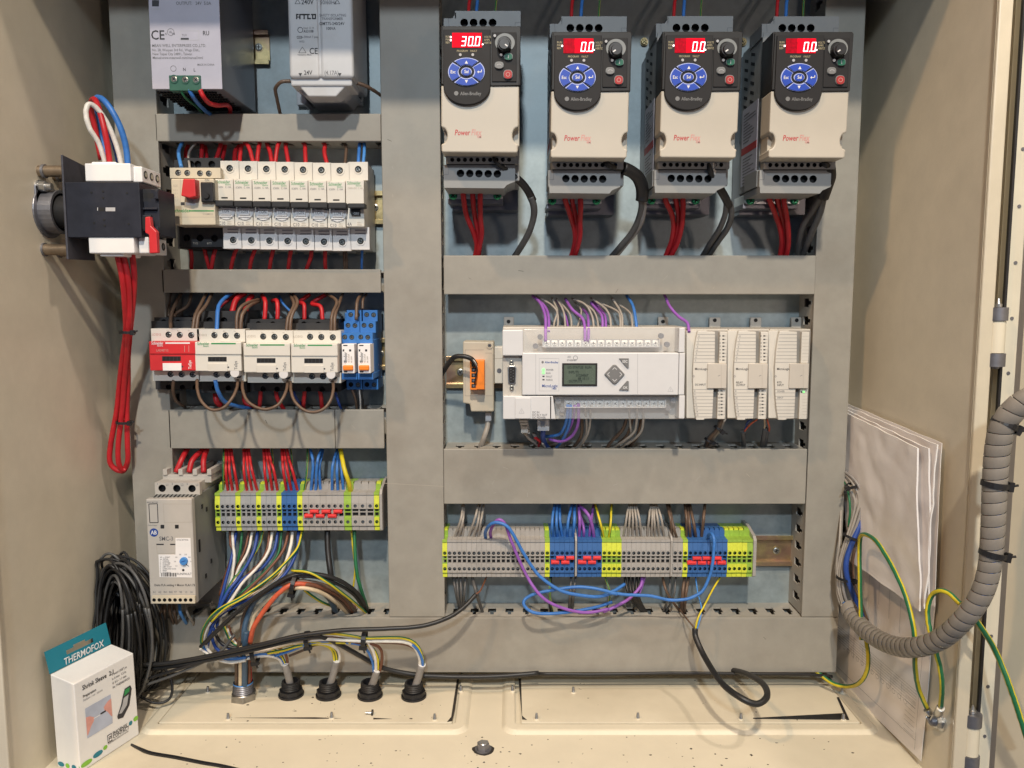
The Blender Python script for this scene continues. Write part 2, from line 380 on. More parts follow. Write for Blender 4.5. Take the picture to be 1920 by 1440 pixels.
def speck(z, boxes, n, seed, wh):
    random.seed(seed); b = B(None, 'stain')
    for _ in range(n):
        x = random.uniform(*boxes[0]); y = random.uniform(*boxes[1]); r = random.choice([.5, .6, .8, 1.1, 1.5])*random.uniform(.5, 1.1); m = random.randint(5, 8); a0 = random.random()*6; e = random.uniform(.3, 1)
        pts = [(x+r*math.cos(a0+6.283*i/m)*random.uniform(.6, 1.3), y+r*e*math.sin(a0+6.283*i/m)*random.uniform(.6, 1.3)) for i in range(m)]
        slab(b, pts, z, z+.12)
    return b.build('grit', kind='stuff', label='dark specks of dirt on '+wh)
speck(ZF+.004, ((-330, 330), (-225, yf-1)), 150, 3, 'the bare floor in front of the gland plates')
def gland_plate(x0, x1, y0, y1, lab, studs):
    g = thing('gland_plate', lab, 'gland plate', 960, 1300, 0, 'gland plates bolted to the cabinet floor')
    b = B(g, 'paint'); slab(b, [(x0, y0), (x1, y0), (x1, y1), (x0, y1)], ZF+.7, ZF+3.9); b.build('plate', bev=.5)
    for px, py in studs:
        v = Vf(px, py, ZF+3); b = B(g, 'steel'); b.cyl((v.x, v.y, ZF+3.4), (0, 0, 1), 3.3, 1.6, 'paint', 14, r2=2.6)
        for q in range(4): b.cyl((v.x, v.y, ZF+5+q*1.3), (0, 0, 1), 2.1-.2*q, 1.3, 'steel', 10, r2=1.7-.2*q)
        b.build('stud')
    return g
gl = gland_plate(xl+15.5, Vf(856, 1300, ZF).x, yf+17, 21, 'cream gland plate on the left of the cabinet floor carrying five cable glands', [(864, 1297), (815, 1351), (622, 1348), (428, 1350), (390, 1299)])
gr_ = gland_plate(Vf(976, 1300, ZF).x, xr-15.5, yf+17, 21, 'blank cream gland plate on the right of the cabinet floor', [(961, 1297), (1006, 1350), (1196, 1349), (1389, 1350), (1581, 1351), (1579, 1300), (1075, 1300)])
speck(ZF+3.93, ((-300, -60), (yf+19, 12)), 60, 5, 'the left gland plate'); speck(ZF+3.93, ((20, 300), (yf+19, 14)), 26, 6, 'the right gland plate')
random.seed(11)
b = B(None, 'stain')  # thin dark strips drawn along the gland plate edges
v = Vf(862, 1300, ZF+4)
for p in (((857, 1272), (861, 1272), (853, 1330), (848, 1352), (838, 1354), (846, 1344)), ((440, 1346), (590, 1345), (640, 1347), (590, 1348)), ((700, 1346), (735, 1348), (700, 1349))):
    slab(b, [(Vf(x, y, ZF+3.95).x, Vf(x, y, ZF+3.95).y) for x, y in p], ZF+3.95, ZF+4.1)
for p in (((972, 1272), (977, 1272), (979, 1342), (988, 1350), (979, 1349)),):
    slab(b, [(Vf(x, y, ZF+3.95).x, Vf(x, y, ZF+3.95).y) for x, y in p], ZF+3.95, ZF+4.1)
b.build('dark_edge_lines', kind='stuff', label='thin dark lines along the gland plate edges')
b = B(None, 'black')
for p in (((1412, 1348), (1582, 1339), (1592, 1350), (1500, 1349)), ((1569, 1309), (1573, 1309), (1592, 1350), (1582, 1339)), ((1528, 1262), (1540, 1262), (1560, 1275), (1545, 1273))):
    slab(b, [(Vf(x, y, ZF+4).x, Vf(x, y, ZF+4).y) for x, y in p], ZF+4.1, ZF+5.2)
b.build('rubber_gasket', label='black rubber gasket squeezed out at the corner of the right gland plate', cat='gasket')
# floor bolt in a dirty hole
v = Vf(906, 1406, ZF); g = thing('floor_bolt', 'grey hexagon bolt in a dirty hole at the front middle of the cabinet floor', 'bolt', 906, 1406, 0); ORG[g.name] = v; g.location = v*.001
b = B(g, 'stain'); pts = [(v.x+math.cos(i/18*6.283)*10.5*random.uniform(.9, 1.1), v.y+math.sin(i/18*6.283)*9.5*random.uniform(.9, 1.12)) for i in range(18)]; slab(b, pts, ZF+.05, ZF+.2); b.build('dirt_ring')
b = B(g, 'dull_steel'); b.cyl((v.x, v.y, ZF+.2), (0, 0, 1), 8, 1.4, 'dull_steel', 20); b.build('washer')
b = B(g, 'dull_steel'); b.cyl((v.x, v.y, ZF+1.6), (0, 0, 1), 6.3, 5.5, 'dull_steel', 6, r2=6); b.cyl((v.x, v.y, ZF+7.1), (0, 0, 1), 4.6, .8, 'steel', 14, r2=4); b.build('hex_head', bev=.4)
# loose screw on the plate
v = Vf(695, 1340, ZF+4); b = B(None, 'dull_steel'); b.cyl((v.x-5, v.y, ZF+6.2), (1, 0, -.1), 1.3, 6, 'steel', 8); b.cyl((v.x+1, v.y, ZF+6.2), (1, 0, 0), 3.2, 1.6, 'black', 12); b.build('loose_screw', label='loose black headed screw lying on the left gland plate', cat='screw')
# ---- frame flange round the opening, hinges, door
g = thing('opening_frame', 'cream painted front flange of the cabinet on the right side', 'door frame', 1848, 700, 228)
b = B(g, 'paint_rim'); b.box(XR-2, XR+9, ZF-60, ZT, DF-3, DF, 'paint_rim'); b.build('flange', bev=1.2)
b = B(g, 'paint_wall'); b.hull([(XR, -(DF-8), ZF-60), (XR-2, -(DF-3), ZF-60), (XR-2, -(DF-3), ZT), (XR, -(DF-8), ZT)], [(XR+3, -(DF-8), ZF-60), (XR+3, -(DF-3), ZF-60), (XR+3, -(DF-3), ZT), (XR+3, -(DF-8), ZT)]); b.build('return_edge')
b = B(g, 'paint_wall'); b.box(XR+9, XR+120, ZF-60, ZT, 205, 209); b.box(XR+9, XR+10, ZF-60, ZT, 209, DF-3); b.build('gutter')
b = B(g, 'black'); b.box(XR+20, XR+22, ZF-60, ZT, 227, 230); b.build('door_seal')
g = thing('opening_frame', 'dull painted front flange at the lower left edge of the cabinet', 'door frame', 10, 1300, 236)
b = B(g, 'paint_wall'); b.box(XL-18, XL+3, ZF-60, ZT, DF, DF+3); b.build('flange', bev=1)
b = B(g, 'paint_wall'); b.box(XL-18, XL-16, ZF-60, ZT, DF-30, DF); b.build('return_edge')
def hinge(py, lab, top):
    v = V(1868, py, 232); v.x = XR+14; g = thing('hinge', lab, 'hinge', 1868, py, 232, 'door hinges on the right frame'); ORG[g.name] = v; g.location = v*.001
    for z0, z1, m, nm in ((-28, -17, 'dull_steel', 'knuckle'), (-17, 9, 'paint', 'sleeve'), (9, 20, 'dull_steel', 'knuckle')):
        b = B(g, m); b.cyl((v.x, v.y, v.z+z0), (0, 0, 1), 7.6 if m == 'dull_steel' else 6.4, z1-z0-.4, m, 20)
        if m == 'dull_steel': b.box(v.x-9, v.x, v.z+z0, v.z+z1-.4, 222, 230)
        b.build(nm, bev=.4)
    b = B(g, 'steel'); b.cyl((v.x, v.y, v.z+20), (0, 0, 1), 3, 2.5, 'steel', 12); b.cyl((v.x, v.y, v.z+22.5), (0, 0, 1), 1.8, 4.5, 'steel', 12, r2=.7); b.cyl((v.x, v.y, v.z-28), (0, 0, -1), 4.5, 2, 'dull_steel', 14, r2=3); b.build('pin')
hinge(622, 'upper steel door hinge with pointed pin on the right frame', 1); hinge(1378, 'lower steel door hinge on the right frame beside the earth bolt', 0)
g = thing('metal_door', 'cream metal door standing open at the right edge of the cabinet', 'door', 1900, 700, 240)
x0 = XR+22.5; b = B(g, 'paint'); dx, dy = .30, -.954
def dbox(b, a0, a1, o0, o1, z0, z1, m=None):   # box in the door's own frame
    f = lambda a, o: (x0+dx*a-dy*o*-1*0+dx*a*0+(-dy)*o, -DF+dy*a+dx*o)
    q = [f(a0, o0), f(a1, o0), f(a1, o1), f(a0, o1)]; b.hull([(x, y, z1) for x, y in q], [(x, y, z0) for x, y in q], m)
b.box(x0, x0+14, ZF-60, ZT, DF-20, DF-12, 'paint'); b.build('edge_strip', bev=.6)
b = B(g, 'paint'); dbox(b, 0, 260, 14, 16, ZF-60, ZT); b.build('panel')
b = B(g, 'dull_steel')
for i in range(17): z = 300-i*45; b.cyl((x0+8, -DF+12, z), (0, -1, 0), 1.5, .6, 'dull_steel', 8)
b.build('punched_holes')
# ================================================================ mounting plate
g = thing('mounting_plate', 'galvanised steel mounting plate behind all the devices', 'mounting plate', 960, 700, 0)
b = B(g, 'galv'); b.box(-412, 362, -405, ZT-12, -3, 0); b.build('sheet', bev=.4)
b = B(g, 'paint_rim'); b.box(362.5, 365, -405, ZT-12, -20, 14); b.build('folded_edge')
# ================================================================ wiring ducts
HD = 45.
def duct(lab, x0, y0, x1, y1, vert=False, slots='', pitch=19.5, sw=9, y0b=None, seam=None, gap=1.5):
    """cover corners in photo pixels at the cover's depth; vertical ducts: x0..x1 at mid height"""
    ym, xm = (y0+y1)/2, (x0+x1)/2
    if vert: X0, X1 = P(x0, ym, HD)[0], P(x1, ym, HD)[0]; Z1, Z0 = P(xm, y0, HD)[1], P(xm, y1, HD)[1]
    else: X0, X1 = P(x0, ym, HD)[0], P(x1, ym, HD)[0]; Z1, Z0 = P(xm, y0, HD)[1], P(xm, y1, HD)[1]
    g = thing('wiring_duct', lab, 'wiring duct', xm, ym, 0, 'grey slotted wiring ducts')
    b = B(g, 'duct')
    if seam:
        sx = P(seam, ym, HD)[0]; b.box(X0, sx-.2, Z0, Z1, HD-4, HD); b.box(sx+.2, X1, Z0, Z1, HD-4, HD)
    else: b.box(X0, X1, Z0, Z1, HD-4, HD)
    b.build('cover', bev=.8)
    # side walls with open slots
    if vert: sides = (('l', X0+.8, X0+2.4), ('r', X1-2.4, X1-.8)); A0, A1 = Z0+1, Z1-1
    else: sides = (('b', Z0+.8, Z0+2.4), ('t', Z1-2.4, Z1-.8)); A0, A1 = X0+1, X1-1
    for s, c0, c1 in sides:
        b = B(g, 'duct_wall')
        def q(a0, a1, d0, d1):
            if vert: b.box(c0, c1, a0, a1, d0, d1)
            else: b.box(a0, a1, c0, c1, d0, d1)
        if s in slots:
            q(A0, A1, 0, 14); q(A0, A1, 34, HD-4.2); a = A0
            while a < A1-1:
                e = min(a+pitch-sw, A1); q(a, e, 14, 34)
                if a+pitch < A1: q(e, e+2.6, 28, 34); q(a+pitch-2.6, a+pitch, 28, 34)
                a += pitch
        else: q(A0, A1, 0, HD-4.2)
        b.build('side_wall')
    b = B(g, 'duct_wall'); (b.box(X0+2.5, X1-2.5, A0, A1, .2, 1.6) if vert else b.box(A0, A1, Z0+2.5, Z1-2.5, .2, 1.6)); b.build('base')
    return g
duct('tall vertical wiring duct at the left side of the plate', 228, -150, 307, 1157, True, 'r', 24, 11)
duct('tall vertical wiring duct in the middle of the plate', 719, -150, 828, 1157, True, 'r', 24, 9)
duct('tall vertical wiring duct at the right side of the plate', 1529, -150, 1602, 1157, True, 'l', 19, 9)
duct('horizontal wiring duct at the upper left under the transformer', 291, 213, 714, 265, slots='b', pitch=19, sw=8)
duct('horizontal wiring duct between the breakers and the contactors', 303, 505, 714, 549, slots='tb', pitch=19, sw=8)
duct('horizontal wiring duct under the contactors, its cover in two pieces', 316, 768, 720, 841, slots='tb', pitch=19, sw=8, seam=628)
duct('horizontal wiring duct under the four variable speed drives', 832, 479, 1529, 552, slots='tb', pitch=19, sw=8)
duct('horizontal wiring duct under the grey controller', 832, 842, 1512, 945, slots='tb', pitch=19.8, sw=9)
duct('long horizontal wiring duct along the bottom of the plate', 262, 1158, 1570, 1261, slots='t', pitch=19.3, sw=9)
# ================================================================ DIN rails
def rail(lab, x0, x1, yc, screws, h=35, d=7.5):
    g = thing('din_rail', lab, 'mounting rail', (x0+x1)/2, yc, 0, 'zinc plated mounting rails'); X0, zc = P(x0, yc, d); X1 = P(x1, yc, d)[0]; b = B(g, 'zinc'); e = h/2
    b.profx([(d, zc+e), (d-1, zc+e), (d-1, zc+e-4), (1.2, zc+e-4), (1.2, zc-e+4), (d-1, zc-e+4), (d-1, zc-e), (d, zc-e), (d, zc-e+5), (2.4, zc-e+5), (2.4, zc+e-5), (d, zc+e-5)], X0, X1)
    b.build('rail_profile', bev=.3)
    for sx in screws: b = B(g); b.pcyl(sx, yc, 9, 2.2, 2.9, 'zinc', 18); b.screw(sx, yc, 3, 6.5, 'screw'); b.build('screw')
rail('zinc rail stub holding the power supply, ending beside its right side', 300, 503, 88, [485, 461])
rail('zinc rail behind the row of circuit breakers', 310, 718, 389, [703])
rail('zinc rail behind the contactors and blue relays', 318, 722, 664, [714])
rail('zinc rail behind the grey controller and its modules', 836, 1500, 698, [863])
rail('zinc rail behind the lower left terminal strip', 400, 722, 960, [])
rail('yellowish zinc rail sticking out at the right of the lower right terminal strip', 828, 1487, 1033, [1456])

# scuffs and a pencil line on the covers
random.seed(31); b = B(None, 'print_faint')
b.line(720, 906, 832, 912, HD, .9, 'print_faint'); b.line(628, 905, 640, 905, HD, .01, 'print_faint')
for _ in range(26):
    x, y = random.choice([(random.uniform(725, 825), random.uniform(150, 1140)), (random.uniform(330, 1560), random.uniform(1175, 1250)), (random.uniform(840, 1500), random.uniform(855, 935)), (random.uniform(840, 1520), random.uniform(488, 545)), (random.uniform(325, 700), random.uniform(780, 835))])
    a = random.uniform(0, 3.1); l = random.uniform(3, 14); b.line(x, y, x+l*math.cos(a), y+l*math.sin(a), HD, random.uniform(.3, .9), random.choice(['print_faint', 'stain', 'duct_wall']))
b.build('scuff_marks', kind='stuff', label='fine scuffs, nicks and a pencil line on the duct covers')
# ================================================================ power supply
g = thing('power_supply', 'silver grey power supply with perforated side at the top left corner', 'power supply', 345, 100, 110)
b = B(g, 'psu_side'); b.pbox(276, -260, 408, 165, 10, 110); b.build('case', bev=.8)
b = B(g, 'psu_front'); b.pbox(276, -262, 409, 167, 110, 111.5)
b.build('front_plate', bev=.4)
b = B(g)
b.quad(285, 0, 298, 12, 111.5, 'print'); b.text('115VAC', 283, 19, 111.5, 4.5, 'print_pale'); b.text('OUTPUT:   24V  5.0A', 330, 9, 111.5, 6, 'print_grey')
b.text('CE', 283, 74, 111.5, 17, 'print', sx=1.05); b.text('MEAN WELL ENTERPRISES CO.,LTD.', 285, 88, 111.5, 5.3, 'print_grey'); b.text('No. 28, Wuquan 3rd Rd., Wugu Dist.,', 285, 96, 111.5, 4.8, 'print_grey')
b.text('New Taipei City 24891, Taiwan', 286, 103.5, 111.5, 4.8, 'print_grey'); b.text('Manual:www.meanwell.com/manual.html', 286, 110.5, 111.5, 4.8, 'print_grey'); b.text('MADE IN CHINA', 370, 123, 111.5, 3.6, 'print_grey'); b.text('N', 343, 133, 111.5, 6); b.text('L', 363, 134, 111.5, 6)
b.ring(325, 128.5, 4.6, 5.4, 111.5, 111.65, 'print_grey'); b.ring(320, 60, 5.5, 6.4, 111.5, 111.65, 'print_grey'); b.text('UL', 317, 62, 111.5, 4); b.text('c      us', 310, 65, 111.5, 5); b.text('RU', 380, 66, 111.5, 8)
for a in ((338, 58, 373, 58), (338, 75, 373, 75), (338, 58, 338, 75), (373, 58, 373, 75)): b.line(*a, 111.5, .7, 'print_pale')
b.quad(339, 71, 354, 74.5, 111.5, 'print'); b.text('TUV', 341, 68, 111.5, 4, 'print_grey'); b.build('lettering')
b = B(g, 'terminal_green'); b.pbox(317, 141, 376, 170, 104, 113.5); tb_ = b.build('terminal_block', bev=.5)
for x, y in ((326, 148), (347, 149), (367, 149.5)): b = B(sub(tb_, g)); b.ring(x, y, 5.5, 7.5, 113.5, 114.2, 'terminal_green'); b.screw(x, y, 113.6, 5.5); b.build('screw')
b = B(g, 'recess')   # perforations underneath
z = P(345, 167, 110)[1]; xa = P(285, 165, 110)[0]; xb = P(400, 165, 110)[0]
for j in range(9):
    for i in range(19): xx = xa+(xb-xa)*(i+.5*(j % 2))/19; b.cyl((xx, -28-j*8.5, z+.9), (0, 0, -1), 1.5, 1.7, 'recess', 6)
b.build('vent_holes', kind='stuff')
W_ = (240, 0, .3125); G_ = 'wires leaving the power supply'
wire('315,535,112 335,575,108 365,605,98 400,630,80 450,680,38', 'w_green', 1.2, 'thin green and yellow wire hanging from the power supply terminals', W_, G_)
wire('365,535,112 390,580,108 420,620,95 460,660,70 500,690,38', 'w_blue', 1.9, 'blue wire hanging from the power supply terminals', W_, G_)
wire('432,540,112 455,585,110 490,620,100 540,632,90 590,630,70 612,650,45 610,690,36', 'w_red', 2.2, 'red wire bending right from the power supply terminals', W_, G_)
# ================================================================ transformer
g = thing('transformer', 'white encapsulated safety transformer with black printing above the upper left duct', 'transformer', 602, 90, 95)
b = B(g, 'transformer'); b.pbox(538, -180, 596, 146, 14, 90); b.pbox(597.4, -180, 660, 146, 14, 90); b.pbox(541, -180, 657, 145, 12, 88.6); b.pbox(546, -180, 668, 140, 4, 60); b.build('body', bev=3, seg=3)
b = B(g, 'transformer'); b.pbox(545, 143, 660, 161, 50, 86); b.prism([(552, 158), (656, 158), (650, 168), (640, 180), (570, 180), (558, 168)], 8, 70); b.build('lower_flange', bev=1.5)
b = B(g, 'transformer'); b.prism([(557, 150), (650, 150), (648, 162), (630, 181), (578, 181), (562, 163)], 60, 84); b.build('terminal_cover', bev=1.2)
b = B(g, 'transformer'); b.pbox(556, 166, 679, 197, 1, 9); b.prism([(566, 164), (575, 190), (571, 196), (562, 190)], 9, 40); b.prism([(650, 164), (648, 190), (655, 196), (664, 180)], 9, 30); b.build('mounting_foot', bev=1)
b = B(g); b.ring(665, 184, 7, 11, 9, 11, 'dull_steel'); b.screw(665, 184, 10, 7.5, 'dull_steel'); b.build('screw')
b = B(g); e = 90
b.text('240V', 565, 8, e, 9); b.text('50/60Hz', 600, 8, e, 7.5, 'print_grey')
for x, y, q in ((558, 7, 5), (632, 7, 5)): b.line(x-q, y, x+q, y, e, .8); b.line(x-q, y, x, y-8, e, .8); b.line(x+q, y, x, y-8, e, .8)
for i, (x0, x1) in enumerate(((555, 560), (562, 570), (572, 581), (583, 592))): b.quad(x0, 26, x1, 28.5, e)
for x0, y0, x1, y1 in ((555, 26, 557.5, 36), (561, 26, 563.5, 36), (555, 31, 563, 33), (569, 26, 571.5, 36), (565, 26, 575, 28.5), (576, 26, 578.5, 36), (576, 33.5, 583, 36), (585, 26, 587.5, 36), (590, 26, 592.5, 36), (585, 33.5, 592, 36)): b.quad(x0, y0, x1, y1, e)
b.text('SAFETY ISOLATING', 599, 31, e, 4.8, 'print_grey'); b.text('TRANSFORMER', 603, 37.5, e, 4.8, 'print_grey'); b.text('OMT75-240/24V', 599, 47, e, 5.6); b.text('100VA', 611, 56, e, 5.4)
b.ring(563, 56, 4, 5, e, e+.15, 'print'); b.text('Insul. Cl. H', 569, 54, e, 3.6, 'print_grey'); b.text('AS3108', 569, 61, e, 5); b.text('500mA T pola', 570, 71, e, 3.8, 'print_grey')
for a in ((557, 68, 566, 68), (557, 72, 566, 72), (557, 68, 557, 72), (566, 68, 566, 72), (559, 70, 569, 70)): b.line(*a, e, .7)
b.text('WT3', 561, 80, e, 3.8, 'print_grey'); b.text('CE', 580, 101, e, 11); b.line(560, 99, 574, 99, e, .8); b.line(560, 99, 567, 88, e, .8); b.line(574, 99, 567, 88, e, .8); b.text('Installation Made', 558, 104, e, 3.2, 'print_grey')
b.text('24V', 570, 140, e, 8); b.text('(4.17A)', 608, 140, e, 7.5, 'print_grey')
for x in (563, 637): b.add([V(x-3.5, 137, e+.15), V(x, 143, e+.15), V(x+3.5, 137, e+.15)], [(0, 1, 2)], 'print')
b.build('lettering')
wire('975,487,70 920,492,72 885,530,66 893,590,55 915,690,38', 'w_brown', 1.8, 'dark brown wire looping from the left of the transformer into the duct', W_, 'transformer leads')
wire('1325,490,66 1400,505,64 1470,540,56 1540,590,30', 'w_brown', 1.8, 'dark brown wire leaving the right of the transformer towards the middle duct', W_, 'transformer leads')
# ================================================================ circuit breakers
M_ = (280, 240, .2292)
def breaker(lab, dc=False):
    g = thing('circuit_breaker', lab, 'circuit breaker', 431, 385, 0, 'white modular circuit breakers')
    b = B(g, 'mcb')
    b.pbox(414.3, 302, 448.2, 466, 8, 58.6)
    b.pbox(404.2, 335.5, 438.0, 423, 56, 77)
    b.build('case', bev=.6)
    b = B(g, 'mcb'); b.hslab(414.3, 301.5, 448.2, 336, 62, [(430.5, 315.5)], 6.2, 3.5, 'mcb'); b.ring(430.5, 315.5, 6.2, 8.4, 62, 62.6, 'mcb'); ut = b.build('upper_terminal')
    b = B(g, 'mcb_low'); b.hslab(419.3, 424, 453, 466, 62, [(437, 450)], 6.2, 3.5, 'mcb_low'); b.ring(437, 450, 6.2, 8.4, 62, 62.6, 'mcb_low')
    for y in (430, 436): b.quad(426.5, y-1.4, 446.5, y+1.4, 62, 'grey_vent')
    lt = b.build('lower_terminal')
    for x, y, t_ in ((430.5, 315.5, ut), (437, 450, lt)): b = B(sub(t_, g)); b.screw(x, y, 59.4, 5.2); b.build('screw')
    b = B(g, 'mcb'); b.quad(405, 337, 437, 353, 77, 'mcb'); b.text('Schneider', 406, 344, 77, 6.2, 'green_print', sx=.86); b.text('Electric', 422, 347.5, 77, 3, 'green_print'); b.text('C60H-DC C 4A' if dc else 'iC60N   C 10A', 407, 352.5, 77, 3.6, 'print_faint' if dc else 'print_grey')
    b.text('4A' if dc else 'C10', 407.5 if dc else 410, 421.3, 77, 6.2, 'print_grey'); b.text('400V~', 426, 417, 77, 2.8, 'print_faint'); b.text('6000A', 426, 421, 77, 2.8, 'print_faint')
    if not dc: b.quad(415, 369.5, 427, 372.3, 77, 'drive_dark')
    b.build('lettering')
    if dc:
        b = B(g, 'charcoal'); b.pbox(404.5, 379, 436, 387.5, 76, 88); b.pbox(413, 386, 430, 402, 76, 80); b.text('ON', 418, 401, 80, 5, 'print_pale'); b.build('toggle', bev=.6)
    else:
        b = B(g, 'charcoal'); b.pbox(403, 375.2, 436.6, 386.4, 76, 88); b.pbox(415, 386, 430, 389, 76, 84); b.build('toggle', bev=1)
        b = B(g, 'white'); n = 16; c = (424, 397)
        pts = [(c[0]+16.5*math.cos(a), c[1]-2+17*math.sin(a)) for a in [math.radians(-18+216*i/n) for i in range(n+1)]]
        b.prism(pts, 74, 78.2); b.build('handle_housing', bev=.7)
        b = B(g, 'label'); b.pbox(413.6, 388, 432.6, 402.6, 78, 79.8, 'label'); b.text('I.ON', 423, 398.2, 79.8, 5.4, 'print_grey', 'C')
        b.pbox(411, 404.5, 435, 407, 77.8, 79.2, 'grey_vent' if 0 else 'mcb_low'); b.build('position_window', bev=.3)
    b = B(g, 'tb_yellow' if 0 else 'beige'); b.pbox(440, 464, 455, 474, 8, 20); b.build('rail_clip', bev=.5)
    return g
mb = breaker('white circuit breaker marked C10, first from the left in its row')
v0 = V(404, 385, 77)
for i in range(1, 7):
    dv = V(404+34.87*i, 385+.7*i, 77)-v0
    copy_tree(mb, dv, f'white circuit breaker, {nth(i+1)} from the left of the seven with wide toggles')
b8 = breaker('white DC circuit breaker with exposed black ON toggle at the right end of the row', True)
dv = V(648.3, 387, 77)-v0; b8.location = b8.location+dv*.001
# ---- motor circuit breaker
g = thing('motor_breaker', 'cream motor breaker with red stop and black start button', 'motor breaker', 365, 385, 0)
b = B(g, 'cream'); b.pbox(322, 335, 402.5, 422, 55, 88); b.build('face', bev=1)
b = B(g, 'cream'); b.hslab(319, 314.5, 413, 334, 76, [(334, 324), (351, 324.3), (375, 325), (391.5, 325.5)], 5.6, 4, 'cream'); b.pbox(319, 315, 412, 334, 50, 72.5); ab = b.build('auxiliary_block')
for x, y in ((334, 324), (351, 324.3), (375, 325), (391.5, 325.5)): b = B(sub(ab, g)); b.screw(x, y, 74, 5); b.build('screw')
b = B(g, 'charcoal'); b.pbox(330, 300, 414, 466, 8, 55); b.hslab(346, 296, 414, 317, 60, [(358, 308), (371, 308), (397, 308)], 6.5, 5, 'charcoal'); b.hslab(336, 422, 421, 463, 60, [(350, 446), (375, 446.5), (402, 447)], 6.5, 5, 'charcoal')
b.text('T1/2', 362, 458, 60, 4, 'print_faint'); b.text('6/T3', 388, 458, 60, 4, 'print_faint'); b.build('body')
b = B(g, 'red_plastic'); b.prism([(343, 335), (365, 335), (367, 368), (355, 371), (339, 367)], 86, 99); b.build('stop_button', bev=.9)
b = B(g, 'black'); b.pbox(376, 341, 399, 379, 86, 93); b.pcyl(386, 367, 6, 93, 95, 'black', 16, r2=5); b.build('start_button', bev=1)
b = B(g, 'print_pale'); b.quad(349, 371, 367, 385, 88, 'print_pale'); b.text('STOP', 351, 379, 88, 4.5, 'print_grey'); b.text('0,25', 325, 350, 88, 4, 'print_faint'); b.text('ON', 384, 340, 88, 4.5, 'print_grey'); b.quad(339, 379, 346, 385, 88, 'print'); b.text('Schneider', 324, 398, 88, 7, 'green_print'); b.quad(355, 394.2, 401, 396.6, 88, 'green_print'); b.text('GV2ME22', 380, 403, 88, 4, 'print_faint')
for y in (358, 364, 371, 377): b.text('0.2 .1', 325, y, 88, 3.2, 'print_faint')
b.line(338, 336, 338, 384, 88, .6, 'print_faint'); b.line(369, 336, 369, 384, 88, .6, 'print_faint'); b.line(322, 407, 402, 407, 88, .6, 'print_faint'); b.build('lettering')
G_ = 'wires dropping from the upper left duct into the breakers'
T = []
for c, s, r in (('w_lblue', '280,95,30 240,200,52 262,320,68', 1.9), ('w_red', '325,120,20 300,200,26 300,330,36', 2.1), ('w_grey', '410,90,26 325,200,48 330,330,68', 1.2), ('w_red', '432,95,22 430,180,30 425,260,36', 2.3), ('w_red', '448,110,18 465,200,22 470,260,30', 2.1),
                ('w_red', '590,85,26 575,170,32 545,260,40', 2.3), ('w_red', '625,110,20 610,190,26 590,280,34', 2.3), ('w_red', '745,140,24 705,190,32 695,300,44', 2.3), ('w_red', '770,120,24 748,170,32 738,300,44', 2.2), ('w_red', '740,85,26 810,150,40 855,300,50', 2.2),
                ('w_red', '915,85,26 895,160,40 880,300,50', 2.2), ('w_red', '945,90,26 985,190,40 1005,300,50', 2.2), ('w_red', '1085,85,28 1050,150,42 1028,300,50', 2.2), ('w_red', '1108,90,26 1120,180,40 1140,300,50', 2.2), ('w_red', '1235,105,22 1270,135,34 1275,200,42 1280,300,50', 2.2),
                ('w_red', '1400,105,22 1435,135,34 1432,200,42 1455,300,50', 2.2), ('w_brown', '1570,105,22 1608,150,34 1608,220,42 1600,300,50', 1.6), ('w_blue', '1722,90,26 1715,200,42 1708,300,50', 1.8), ('w_lblue', '1758,90,26 1758,200,42 1748,300,50', 1.7)): T.append((c, s, r))
bunch(T, 'above the breaker row', G_, M_)
T = []
for c, s, r in (('w_red', '325,960,40 345,1040,40 343,1170,34', 2.1), ('w_red', '440,960,40 465,1050,40 495,1170,34', 2.1), ('w_red', '550,960,40 525,1050,42 505,1170,36', 2.2), ('w_red', '728,960,46 690,1050,44 665,1170,34', 2.1), ('w_red', '878,960,46 840,1060,44 820,1170,34', 2.1), ('w_red', '1025,960,46 1000,1050,44 980,1170,34', 2.1), ('w_red', '1165,960,46 1150,1050,44 1135,1170,34', 2.1),
                ('w_red', '1330,960,46 1320,1060,44 1280,1170,34', 2.1), ('w_red', '1440,960,46 1438,1060,44 1442,1170,34', 2.1), ('w_brown', '1588,960,40 1595,1060,40 1600,1175,34', 1.5), ('w_brown', '1605,960,40 1612,1060,40 1618,1175,34', 1.3), ('w_blue', '1745,940,46 1738,1050,44 1740,1180,34', 1.3)): T.append((c, s, r))
bunch(T, 'below the breaker row', 'wires below the breakers', M_)
